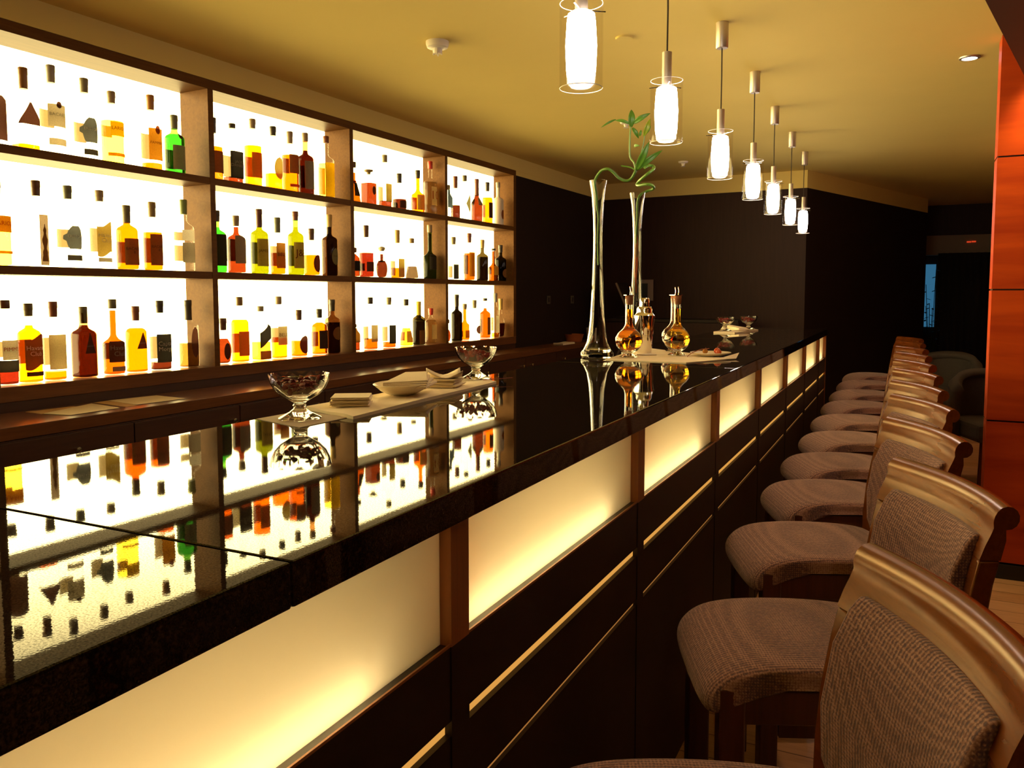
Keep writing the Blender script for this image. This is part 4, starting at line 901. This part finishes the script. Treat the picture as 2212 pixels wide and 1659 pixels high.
# ------------------------------------------------------------------ things on the counter
ZT = 1.10
def goblet(x, y, z, label, name='glass_goblet'):
    t = thing(name, label, 'glass goblet', (x, y, z), 0.3, 'glass goblets on the counter')
    outer = [(0.0, 0.0), (0.0455, 0.0), (0.0465, 0.0025), (0.040, 0.006), (0.024, 0.014), (0.0135, 0.022), (0.0125, 0.026), (0.0150, 0.029), (0.0120, 0.033), (0.0145, 0.036),
             (0.026, 0.043), (0.043, 0.053), (0.056, 0.067), (0.0635, 0.082), (0.0665, 0.0985)]
    inner = [(0.0652, 0.0985), (0.0618, 0.082), (0.0542, 0.068), (0.0412, 0.0555), (0.024, 0.0458), (0.0, 0.0415)]
    n = 60; vs = []; pr_ = outer + inner
    for j, (r, z_) in enumerate(pr_):
        for i in range(n):
            a = 2 * PI * i / n
            k = 1.0
            if j < len(outer) and 0.004 < z_ < 0.09: k = 1 - 0.02 * (0.5 + 0.5 * math.cos(a * 10))
            vs.append((r * k * math.cos(a), r * k * math.sin(a), z_))
    fs = [(j * n + i, j * n + (i + 1) % n, (j + 1) * n + (i + 1) % n, (j + 1) * n + i) for j in range(len(pr_) - 1) for i in range(n)]
    MB().add(vs, fs).obj('bowl', M_GLASS, t, True)
    return t
M_CHERRY = pbr('dried_petal', (0.22, 0.010, 0.006), 0.5, noise=(50, 0.4))
def petals(x, y, z, label, n=38, spread=0.05):
    rnd = random.Random(int(abs(x) * 1000)); mb = MB()
    bm = bmesh.new(); bmesh.ops.create_icosphere(bm, subdivisions=1, radius=1.0)
    vs0 = [v.co.copy() for v in bm.verts]; fs0 = [tuple(v.index for v in f.verts) for f in bm.faces]; bm.free()
    for k in range(n):
        r = spread * math.sqrt(rnd.random()) ; a = rnd.random() * 2 * PI; zz = 0.060 + rnd.random() * 0.028
        r = min(r, 0.030 if zz < 0.07 else 0.045)
        M_ = Matrix.Translation((r * math.cos(a), r * math.sin(a), zz)) @ Matrix.Rotation(rnd.random() * 3, 4, 'X') @ Matrix.Rotation(rnd.random() * 3, 4, 'Z') @ Matrix.Diagonal((0.010, 0.007, 0.003, 1))
        mb.add([tuple(v) for v in vs0], fs0, M_)
    o = mb.obj('dried_petals', M_CHERRY, None, True); o.location = (x, y, z)
    tag(o, label, 'dried petals'); o['kind'] = 'stuff'
    return o
# coaster, runner and their load
def sheet(name, corners, z, th, mat, label, cat, group=None, sub=10, wave=0.0, seed=1):
    rnd = random.Random(seed); n = sub; c = [Vector((p[0], p[1], 0)) for p in corners]
    vs = []
    for j in range(n + 1):
        for i in range(n + 1):
            u, v = i / n, j / n
            p = (c[0] * (1 - u) + c[1] * u) * (1 - v) + (c[3] * (1 - u) + c[2] * u) * v
            vs.append((p.x, p.y, z + th + wave * (0.5 + 0.5 * math.sin(u * 9 + seed) * math.sin(v * 7 + seed * 2)) * (1 if wave else 0)))
    m_ = len(vs); vs += [(x, y, z) for x, y, _ in vs]
    fs = []
    for j in range(n):
        for i in range(n):
            a = j * (n + 1) + i
            fs.append((a, a + 1, a + n + 2, a + n + 1)); fs.append((a + m_, a + n + 1 + m_, a + n + 2 + m_, a + 1 + m_))
    ring = [i for i in range(n)] + [n + j * (n + 1) for j in range(n)] + [n * (n + 1) + n - i for i in range(n)] + [(n - j) * (n + 1) for j in range(n)]
    for a, b in zip(ring, ring[1:] + ring[:1]): fs.append((a, a + m_, b + m_, b))
    o = MB().add(vs, fs).obj(name, mat, None, wave > 0)
    return tag(o, label, cat, group)
sheet('paper_coaster', [(-1.268, 1.335), (-1.104, 1.285), (-1.100, 1.440), (-1.262, 1.475)], ZT, 0.0012, pbr('coaster', (0.42, 0.30, 0.20), 0.8), 'thin brownish square paper under the near goblet', 'coaster')
sheet('cloth_runner', [(-1.268, 1.50), (-1.075, 1.425), (-1.118, 2.20), (-1.268, 2.30)], ZT, 0.006, M_CLOTH, 'long folded white cloth between the two near goblets', 'cloth', sub=24, wave=0.003)
g1 = goblet(-1.185, 1.380, ZT + 0.0014, 'largest looking glass goblet with dark red petals, on a brown paper square')
petals(-1.185, 1.380, ZT + 0.0014, 'dark red dried petals inside the goblet on the brown paper square')
g2 = goblet(-1.205, 2.230, ZT + 0.0095, 'glass goblet with red petals standing at the far end of the folded cloth')
petals(-1.205, 2.230, ZT + 0.0095, 'dark red dried petals in the goblet at the cloth end')
def napkins(x, y, rz, n, label, size=0.085, z=ZT + 0.0095, slip=0.004):
    t = thing('napkin_stack', label, 'napkins', (x, y, z), rz, None)
    rnd = random.Random(int(y * 100)); th = 0.0026
    for i in range(n):
        d = [rnd.uniform(-slip, slip) for _ in range(2)]
        box((-size / 2 + d[0], -size / 2 + d[1], i * th), (size / 2 + d[0], size / 2 + d[1], i * th + th * 0.92)).obj('napkin', M_CLOTH, t, bevel=0.0008)
    return t
napkins(-1.190, 1.575, 0.55, 8, 'neat low stack of white paper napkins beside the near goblet', 0.090)
napkins(-1.190, 2.010, 0.25, 9, 'loose stack of white napkins with lifted corners before the second goblet', 0.095, slip=0.008)
lift = thing('folded_napkin', 'single white napkin with lifted corners topping the loose napkin stack', 'napkin', (-1.19, 2.01, ZT + 0.034), 0.6)
lv = []
nn = 8
for j in range(nn + 1):
    for i in range(nn + 1):
        u, v = i / nn - .5, j / nn - .5
        lv.append((u * 0.10, v * 0.10, 0.055 * max(0, abs(u) + abs(v) - 0.55) ** 1.2 + 0.001))
MB().add(lv, [(j * (nn + 1) + i, j * (nn + 1) + i + 1, (j + 1) * (nn + 1) + i + 1, (j + 1) * (nn + 1) + i) for j in range(nn) for i in range(nn)]).obj('sheet', M_CLOTH, lift, True).modifiers.new('thickness', 'SOLIDIFY').thickness = 0.002
pl = thing('shallow_plate', 'white oval dish holding folded napkins on the cloth', 'dish', (-1.195, 1.800, ZT + 0.0095), 0.2)
MB().lathe([(0.0, 0.0), (0.045, 0.0), (0.070, 0.010), (0.092, 0.026), (0.095, 0.028), (0.092, 0.029), (0.066, 0.014), (0.040, 0.006), (0.0, 0.005)], 48, Matrix.Diagonal((0.78, 1.0, 1, 1))).obj('dish', M_CHINA, pl, True)
def wedge(name, loc, rz, L_, W_, h0, h1, label):
    t = thing(name, label, 'napkin', loc, rz)
    for k in range(4):
        f0 = k / 4
        vs = [(-L_ / 2, -W_ / 2, 0 + f0 * 0.012), (L_ / 2, -W_ / 2 + 0.01 * k, f0 * h0), (L_ / 2 - 0.01 * k, W_ / 2, f0 * h1), (-L_ / 2 + 0.008 * k, W_ / 2, f0 * h1 * 0.9)]
        vs2 = [(x, y, z + 0.0075) for x, y, z in vs]
        MB().add(vs + vs2, [(3, 2, 1, 0), (4, 5, 6, 7), (0, 1, 5, 4), (1, 2, 6, 5), (2, 3, 7, 6), (3, 0, 4, 7)]).obj('fold', M_CLOTH, t, bevel=0.003)
    return t
wedge('folded_napkin', (-1.185, 1.825, ZT + 0.028), 0.35, 0.115, 0.155, 0.018, 0.034, 'thick white folded napkin heaped on the white oval dish')
sk = MB().tube([(-0.05, 0, 0), (0.05, 0, 0.002)], [0.0014, 0.0006], 6).obj('cocktail_stick', pbr('red_stick', (0.4, 0.05, 0.03), 0.4))
sk.location = (-1.125, 2.225, ZT + 0.0115); sk.rotation_euler = (0, 0, 0.9); tag(sk, 'thin red cocktail stick poking over the cloth end by the second goblet', 'cocktail stick')

# second cloth with vases, carafes, shaker
sheet('cloth_runner', [(-1.115, 3.195), (-0.775, 3.185), (-0.640, 3.47), (-1.20, 4.02)], ZT, 0.003, M_CLOTH, 'flat white cloth under the amber carafes and shaker', 'cloth', sub=20, wave=0.0015, seed=3)
fl = MB().add([(-0.700, 3.37, ZT + 0.0045), (-0.632, 3.46, ZT + 0.005), (-0.645, 3.60, ZT + 0.020)], [(0, 1, 2)]).obj('cloth_fold', M_CLOTH, bpy.data.objects['cloth_runner.001'])
fl.modifiers.new('thickness', 'SOLIDIFY').thickness = 0.003
VP = [(0.066, 0.0), (0.0715, 0.006), (0.071, 0.020), (0.060, 0.034), (0.045, 0.065), (0.037, 0.11), (0.031, 0.17), (0.0265, 0.25), (0.0225, 0.35), (0.0195, 0.45), (0.019, 0.53), (0.022, 0.62), (0.028, 0.70), (0.0375, 0.758)]
def vase(x, y, label, water):
    t = thing('trumpet_vase', label, 'vase', (x, y, ZT + (0.0045 if y > 3.5 else 0.001)), 0, 'tall clear trumpet vases')
    prof = [(0.0, 0.0)] + VP + [(r - 0.0035, z) for r, z in reversed(VP) if z > 0.02] + [(0.0, 0.024)]
    MB().lathe(prof, 56).obj('glass_body', M_GLASS, t, True)
    return t
v1 = vase(-1.1985, 3.325, 'tall clear trumpet vase standing alone at the cloth corner, nearer one', 0.1)
v2 = vase(-1.183, 3.840, 'tall clear trumpet vase behind the silver shaker, with reddish roots', 0.66)
def smooth_pts(P, sub=6):
    P = [Vector(p) for p in P]; out = []
    for k in range(len(P) - 1):
        a, b, c, d = P[max(k - 1, 0)], P[k], P[k + 1], P[min(k + 2, len(P) - 1)]
        for i in range(sub):
            s = i / sub
            out.append(0.5 * ((2 * b) + (c - a) * s + (2 * a - 5 * b + 4 * c - d) * s * s + (3 * b - 3 * c + d - a) * s ** 3))
    out.append(P[-1]); return out
def leaf(mb, p0, p1, wd, bend=0.15, roll=0.0, n=10):
    p0, p1 = Vector(p0), Vector(p1); d = p1 - p0; L_ = d.length; t_ = d.normalized()
    side = t_.cross(Vector((0.45, -0.89, 0.0))).normalized()      # blade opens towards the room
    nor = side.cross(t_).normalized()
    side = (side * math.cos(roll) + nor * math.sin(roll)).normalized(); nor = side.cross(t_).normalized()
    vs = []
    for j in range(n + 1):
        s = j / n; wv = wd * 0.5 * (math.sin(PI * min(1, s * 0.93 + 0.07)) ** 0.75) * (1 - 0.25 * s)
        c = p0 + d * s + nor * (L_ * bend * math.sin(PI * s)) + Vector((0, 0, -0.10 * L_ * s * s))
        for q in (-1, -0.5, 0, 0.5, 1):
            vs.append(tuple(c + side * (wv * q) + nor * (abs(q) * wv * 0.35)))
    mb.add(vs, [(j * 5 + i, j * 5 + i + 1, (j + 1) * 5 + i + 1, (j + 1) * 5 + i) for j in range(n) for i in range(4)])
yv = 3.325
b1 = thing('bamboo_plant', 'curling green bamboo stem with leaves rising from the nearer vase', 'plant', (0, 0, 0), 0, 'curly bamboo stems')
S1 = [(-1.196, yv, 1.50), (-1.199, yv, 1.62), (-1.196, yv, 1.700), (-1.203, yv, 1.747), (-1.206, yv, 1.798), (-1.214, yv, 1.846), (-1.208, yv, 1.871), (-1.181, yv - 0.01, 1.898), (-1.150, yv - 0.02, 1.902), (-1.127, yv - 0.01, 1.888), (-1.107, yv, 1.865), (-1.080, yv + 0.01, 1.852), (-1.057, yv + 0.01, 1.858), (-1.038, yv, 1.879), (-1.033, yv, 1.890)]
SP = smooth_pts(S1)
MB().tube(SP, [0.0032 + 0.0028 * min(1, i / (len(SP) * 0.4)) for i in range(len(SP))], 10).obj('stem', M_STEM, b1, True)
MB().tube(smooth_pts([(-1.033, yv, 1.888), (-1.041, yv, 1.923), (-1.058, yv, 1.949), (-1.060, yv, 2.008), (-1.057, yv, 2.080)]), 0.0036, 8).obj('stem', pbr('shoot', (0.16, 0.30, 0.04), 0.4), b1, True)
MB().tube(smooth_pts([(-1.036, yv, 1.893), (-1.057, yv, 1.905), (-1.097, yv, 1.914)]), 0.0030, 8).obj('stem', M_STEM, b1, True)
MB().tube(smooth_pts([(-1.028, yv, 1.894), (-1.006, yv, 1.976), (-0.997, yv, 2.024), (-0.998, yv, 2.045)]), 0.0022, 8).obj('stem', M_STEM, b1, True)
M_LEAF2 = pbr('leaf_light', (0.30, 0.40, 0.02), 0.4, noise=(18, 0.25))
LV = [((-1.031, yv, 1.891), (-0.968, yv - 0.03, 2.013), 0.034, 0), ((-1.025, yv, 1.894), (-0.925, yv + 0.02, 1.982), 0.026, 0), ((-1.056, yv, 2.070), (-1.055, yv, 2.150), 0.032, 0),
      ((-1.045, yv, 2.085), (-0.972, yv, 2.128), 0.024, 0), ((-1.062, yv, 2.085), (-1.125, yv, 2.110), 0.016, 0), ((-1.122, yv, 2.108), (-1.182, yv - 0.02, 2.082), 0.010, 0), ((-1.050, yv, 2.066), (-1.028, yv + 0.02, 2.029), 0.020, 0),
      ((-1.000, yv, 2.028), (-0.973, yv, 2.106), 0.024, 1), ((-0.993, yv, 2.036), (-0.969, yv, 2.072), 0.014, 0), ((-1.040, yv, 1.991), (-1.010, yv - .02, 1.990), 0.014, 0), ((-1.018, yv, 2.030), (-1.012, yv, 2.058), 0.013, 0)]
for p0, p1, wd, c in LV:
    mb = MB(); leaf(mb, p0, p1, wd)
    o = mb.obj('leaf', M_LEAF2 if c else M_LEAF, b1, True); o.modifiers.new('thickness', 'SOLIDIFY').thickness = 0.0008
yv2 = 3.84; k2 = 0.972
S2 = [(-1.222, 1.56), (-1.226, 1.66), (-1.222, 1.74), (-1.222, 1.80), (-1.219, 1.837), (-1.207, 1.866), (-1.181, 1.886), (-1.146, 1.895), (-1.141, 1.906), (-1.166, 1.913), (-1.212, 1.914), (-1.233, 1.923), (-1.220, 1.937), (-1.189, 1.949), (-1.159, 1.966), (-1.142, 1.987), (-1.148, 2.005), (-1.171, 2.011), (-1.182, 1.997)]
S2 = [(x * k2 + 0.004, yv2 + (0.028 * math.sin(i * 1.25) if i > 5 else 0), 1.37 + (z - 1.37) * k2) for i, (x, z) in enumerate(S2)]
b2 = thing('bamboo_plant', 'spiralling dark green bamboo stem with reddish roots in the farther vase', 'plant', (0, 0, 0), 0, 'curly bamboo stems')
SP = smooth_pts(S2)
MB().tube(SP, [0.004 + 0.003 * min(1, i / (len(SP) * 0.4)) for i in range(len(SP))], 10).obj('stem', M_STEM, b2, True)
rt = MB(); rnd = random.Random(2)
for k in range(12):
    a = rnd.random() * 2 * PI; x0, y0_, z0 = S2[1][0], yv2, 1.69 - 0.01 * k
    rt.tube([(x0, y0_, z0), (x0 + 0.008 * math.cos(a), y0_ + 0.008 * math.sin(a), z0 - 0.06), (x0 + 0.009 * math.cos(a + 1), y0_ + 0.009 * math.sin(a + 1), z0 - 0.14), (x0 + 0.003, y0_, z0 - 0.2)], 0.0012, 5)
rt.obj('root', pbr('root_red', (0.45, 0.10, 0.02), 0.6), b2, True)

def carafe(x, y, label, lk):
    t = thing('oil_carafe', label, 'carafe', (x, y, ZT + 0.0045), 0, 'round bellied glass carafes with cork pourers')
    o_ = [(0.0, 0.0), (0.038, 0.0), (0.040, 0.003), (0.030, 0.008), (0.018, 0.014), (0.020, 0.018), (0.036, 0.027), (0.052, 0.045), (0.059, 0.066), (0.057, 0.086), (0.046, 0.105), (0.028, 0.121), (0.019, 0.134), (0.0160, 0.15), (0.0160, 0.230), (0.0175, 0.250)]
    i_ = [(0.0150, 0.250), (0.0138, 0.230), (0.0138, 0.15), (0.0165, 0.135), (0.026, 0.119), (0.0435, 0.103), (0.054, 0.086), (0.0562, 0.066), (0.0495, 0.047), (0.034, 0.030), (0.0, 0.024)]
    MB().lathe(o_ + i_, 48).obj('glass_body', M_GLASS, t, True)
    q = [(0.0, 0.0245), (0.0339, 0.0305), (0.0494, 0.0474), (0.0561, 0.066), (0.0539, 0.086), (0.0434, 0.1029), (0.0259, 0.1189), (0.0164, 0.135), (0.0136, 0.15), (0.0136, 0.205), (0.0, 0.205)]
    col = {'amber': (1.0, 0.74, 0.18), 'orange': (1.0, 0.56, 0.09), 'red': (0.65, 0.10, 0.05)}[lk]
    MB().lathe(q, 48).obj('oil', glass('oil_' + lk, col, 1.40), t, True)
    st_ = MB().lathe([(0.0, 0.224), (0.0133, 0.224), (0.0175, 0.256), (0.0178, 0.264), (0.0, 0.264)], 24).obj('cork', M_CORK, t, True)
    MB().lathe([(0.0, 0.264), (0.024, 0.264), (0.024, 0.2665), (0.0, 0.2675)], 24).obj('pourer_disc', M_CHROME, st_, True)
    MB().tube([(0.004, 0, 0.266), (0.006, 0, 0.284), (0.003, 0, 0.302)], 0.0022, 8).obj('spout', M_CHROME, st_, True)
    return t
carafe(-1.062, 3.345, 'round glass carafe of orange liquid standing before the silver shaker', 'orange')
carafe(-0.905, 3.545, 'round glass carafe of golden liquid nearest the fruit dish', 'amber')
carafe(-0.985, 3.800, 'round glass carafe of dark red liquid behind the golden one', 'red')
shk = thing('cocktail_shaker', 'silver metal cocktail shaker between the amber carafes', 'cocktail shaker', (-1.082, 3.640, ZT + 0.0045))
MB().lathe([(0.0, 0.0), (0.032, 0.0), (0.034, 0.004), (0.0455, 0.165), (0.0455, 0.168), (0, 0.168)], 48).obj('cup', M_CHROME, shk, True)
MB().lathe([(0.0475, 0.160), (0.0480, 0.172), (0.040, 0.180), (0.036, 0.188), (0.037, 0.200), (0.030, 0.212), (0.0, 0.213)], 48).obj('strainer', M_CHROME, shk, True)
MB().lathe([(0.0, 0.210), (0.0235, 0.210), (0.0245, 0.214), (0.0225, 0.247), (0.018, 0.252), (0.0, 0.253)], 36).obj('lid', M_CHROME, shk, True)
kn_ = thing('bar_knife', 'small knife with a pale oval handle lying on the cloth before the shaker', 'knife', (-1.005, 3.420, ZT + 0.0115), 0.42)
MB().lathe([(0.0, -0.045), (0.006, -0.044), (0.0085, -0.02), (0.008, 0.02), (0.006, 0.042), (0, 0.045)], 16, Matrix.Rotation(PI / 2, 4, 'Y') @ Matrix.Diagonal((0.6, 1, 1, 1))).obj('handle', M_SATIN, kn_, True)
MB().add([(0.04, -0.004, -0.001), (0.125, -0.001, -0.002), (0.125, 0.002, -0.002), (0.04, 0.004, -0.001), (0.04, -0.004, 0.0005), (0.125, -0.001, -0.0005), (0.125, 0.002, -0.0005), (0.04, 0.004, 0.0005)],
         [(3, 2, 1, 0), (4, 5, 6, 7), (0, 1, 5, 4), (1, 2, 6, 5), (2, 3, 7, 6), (3, 0, 4, 7)]).obj('blade', M_CHROME, kn_)
fp = thing('fruit_dish', 'small white plate with orange fruit at the cloth end', 'plate', (-0.760, 3.560, ZT + 0.0045))
MB().lathe([(0.0, 0.0), (0.045, 0.0), (0.075, 0.009), (0.088, 0.015), (0.087, 0.017), (0.07, 0.011), (0.04, 0.004), (0, 0.003)], 48).obj('dish', M_CHINA, fp, True)
def fruit(x, y, z, r, col, label):
    f = thing('small_fruit', label, 'fruit', (x, y, z), 0, 'small fruit on the white plate')
    MB().lathe([(0, -r), (r * 0.6, -r * 0.8), (r, -r * 0.2), (r * 0.95, r * 0.35), (r * 0.5, r * 0.9), (0, r * 1.02)], 20).obj('flesh', pbr(*col), f, True)
    MB().tube([(0, 0, r * 0.9), (0.003, 0.002, r * 1.4)], 0.0015, 6).obj('stalk', M_CORK, f)
fruit(-0.735, 3.575, ZT + 0.026, 0.014, ('fruit_red', (0.75, 0.10, 0.01), 0.35), 'red orange fruit on top of the white plate')
fruit(-0.722, 3.545, ZT + 0.023, 0.0125, ('fruit_deep', (0.50, 0.07, 0.01), 0.35), 'darker red fruit beside its brighter neighbour on the white plate')
fruit(-0.790, 3.590, ZT + 0.022, 0.012, ('fruit_gold', (0.62, 0.28, 0.04), 0.5), 'pale golden fruit on the white plate nearest the carafes')
tw = MB().tube(smooth_pts([(-0.775, 3.60, ZT + 0.034), (-0.80, 3.55, ZT + 0.032), (-0.825, 3.49, ZT + 0.020), (-0.835, 3.45, ZT + 0.007)]), 0.0018, 6).obj('twig', M_CORK, None, True)
tag(tw, 'thin brown twig leaning from the plate towards the golden carafe', 'twig')

# far end of the counter
sheet('cloth_runner', [(-1.22, 5.80), (-1.07, 5.78), (-1.00, 6.35), (-1.15, 6.42)], ZT, 0.008, M_CLOTH, 'folded white cloth at the far end of the counter', 'cloth', sub=16, wave=0.004, seed=5)
goblet(-1.165, 5.93, ZT + 0.0125, 'distant glass goblet with amber fruit, wider one on the far cloth')
petals(-1.165, 5.93, ZT + 0.0125, 'reddish dried fruit slices in the wider distant goblet')
goblet(-1.060, 6.27, ZT + 0.0125, 'distant glass goblet with bright red petals, last on the counter')
petals(-1.060, 6.27, ZT + 0.0125, 'bright red petals in the last goblet on the counter')
wedge('folded_napkin', (-1.130, 6.12, ZT + 0.0125), 0.9, 0.10, 0.20, 0.014, 0.040, 'white folded napkin between the two distant goblets')

# ------------------------------------------------------------------ back counter things
ZB = 0.90
def menu(corners, mat, label, z): sheet('menu_sheet', corners, z, 0.0015, mat, label, 'menu', 'menus lying on the back counter', sub=2)
menu([(-3.19, 2.06), (-3.085, 2.055), (-3.03, 2.21), (-3.17, 2.26)], M_PAPERT, 'tan menu sheet nearest the picture edge on the back counter', ZB)
menu([(-3.071, 2.058), (-2.935, 2.077), (-2.940, 2.304), (-3.17, 2.342)], M_PAPERW, 'white menu sheet overlapping the tan one on the back counter', ZB + 0.0017)
menu([(-3.19, 2.372), (-2.950, 2.345), (-2.955, 2.400), (-3.20, 2.445)], M_PAPERT, 'narrow tan menu strip between two white sheets', ZB)
menu([(-3.19, 2.437), (-2.960, 2.405), (-2.935, 2.645), (-3.15, 2.668)], M_PAPERW, 'larger white menu sheet farther along the back counter', ZB + 0.0017)
jug = thing('glass_pitcher', 'clear glass pitcher with handle cut by the picture edge', 'pitcher', (-3.08, 1.745, ZB))
JP = [(0.0, 0.0), (0.055, 0.0), (0.062, 0.01), (0.064, 0.10), (0.058, 0.17), (0.062, 0.20)]
MB().lathe(JP + [(r - 0.004, z) for r, z in reversed(JP) if z > 0.005] + [(0.0, 0.008)], 40).obj('body', M_GLASS, jug, True)
MB().tube(smooth_pts([(0.0, 0.058, 0.165), (0.01, 0.095, 0.160), (0.012, 0.112, 0.115), (0.010, 0.100, 0.06), (0.0, 0.062, 0.035)]), 0.0075, 12).obj('handle', M_GLASS, jug, True)
bk = thing('bread_basket', 'small reddish wicker basket at the far end of the back counter', 'basket', (-3.04, 7.72, ZB))
MB().lathe([(0.0, 0.0), (0.085, 0.0), (0.105, 0.07), (0.108, 0.075), (0.100, 0.075), (0.08, 0.01), (0.0, 0.008)], 36).obj('bowl', pbr('wicker', (0.40, 0.10, 0.02), 0.7, bump=(120, 1.0)), bk, True)
cp_ = thing('paper_cup', 'pale cup standing beside the reddish basket', 'cup', (-2.935, 7.93, ZB))
MB().lathe([(0.0, 0.0), (0.030, 0.0), (0.042, 0.13), (0.043, 0.132), (0.040, 0.132), (0.028, 0.004), (0, 0.004)], 28).obj('body', M_WHITEP, cp_, True)
sheet('folded_napkin', [(-3.02, 7.15), (-2.90, 7.10), (-2.89, 7.38), (-3.0, 7.42)], ZB, 0.010, M_CLOTH, 'white napkin lying near the basket on the back counter', 'napkin', sub=8, wave=0.006)
for i, (y, lb) in enumerate(((7.22, 'dim wall socket nearer the bottle shelves on the dark wall'), (7.80, 'dim wall socket farther from the bottle shelves on the dark wall'))):
    s_ = thing('wall_socket', lb, 'socket', (XW(y) - 0.004, y, 1.325), 0, 'sockets on the dark wall')
    box((0.0, -0.04, -0.04), (0.008, 0.04, 0.04)).obj('plate', pbr('socket_grey', (0.10, 0.075, 0.05), 0.5), s_, bevel=0.002)
    box((0.008, -0.022, -0.022), (0.011, 0.022, 0.022)).obj('insert', pbr('socket_dark', (0.03, 0.02, 0.015), 0.5), s_)
# dark cabinet against the far wall with till screen, and a pale notice
fc = thing('side_cabinet', 'low dark cabinet against the far wall behind the carafes', 'cabinet', (0, 0, 0))
box((-2.80, 8.02, 0.0), (-1.45, 8.46, 1.10)).obj('carcass', M_DARKWOOD, fc)
box((-2.80, 8.00, 1.10), (-1.45, 8.46, 1.125)).obj('top', M_LAMINATE, fc)
for k in range(2): box((-2.79 + k * 0.67, 8.005, 0.10), (-2.14 + k * 0.67, 8.02, 1.09)).obj('door', M_DARKWOOD, fc)
ps = thing('till_screen', 'dark tilted till screen seen edge on behind the carafes', 'till', (-2.62, 8.20, 1.125))
box((-0.09, -0.09, 0), (0.09, 0.09, 0.02)).obj('base', M_LAMINATE, ps)
box((-0.015, -0.02, 0.02), (0.015, 0.02, 0.20)).obj('stand', M_LAMINATE, ps)
MB().box((-0.012, -0.15, -0.13), (0.012, 0.15, 0.13), Matrix.Translation((-0.02, 0, 0.25)) @ Matrix.Rotation(-0.42, 4, 'Y')).obj('screen', M_LAMINATE, ps, bevel=0.003)
MB().box((-0.014, -0.156, -0.134), (0.004, -0.150, 0.134), Matrix.Translation((-0.02, 0, 0.25)) @ Matrix.Rotation(-0.42, 4, 'Y')).obj('bezel', pbr('till_bezel', (0.25, 0.19, 0.14), 0.5), ps)
no = thing('wall_notice', 'pale notice with a dark picture on the far dark wall', 'notice', (-2.54, 8.50, 1.31))
box((-0.105, 0.0, 0.0), (0.105, 0.008, 0.225)).obj('sheet', pbr('notice_paper', (0.24, 0.17, 0.13), 0.8), no)
box((-0.09, -0.002, 0.02), (0.045, 0.0, 0.185)).obj('picture', pbr('notice_dark', (0.012, 0.015, 0.012), 0.6), no)
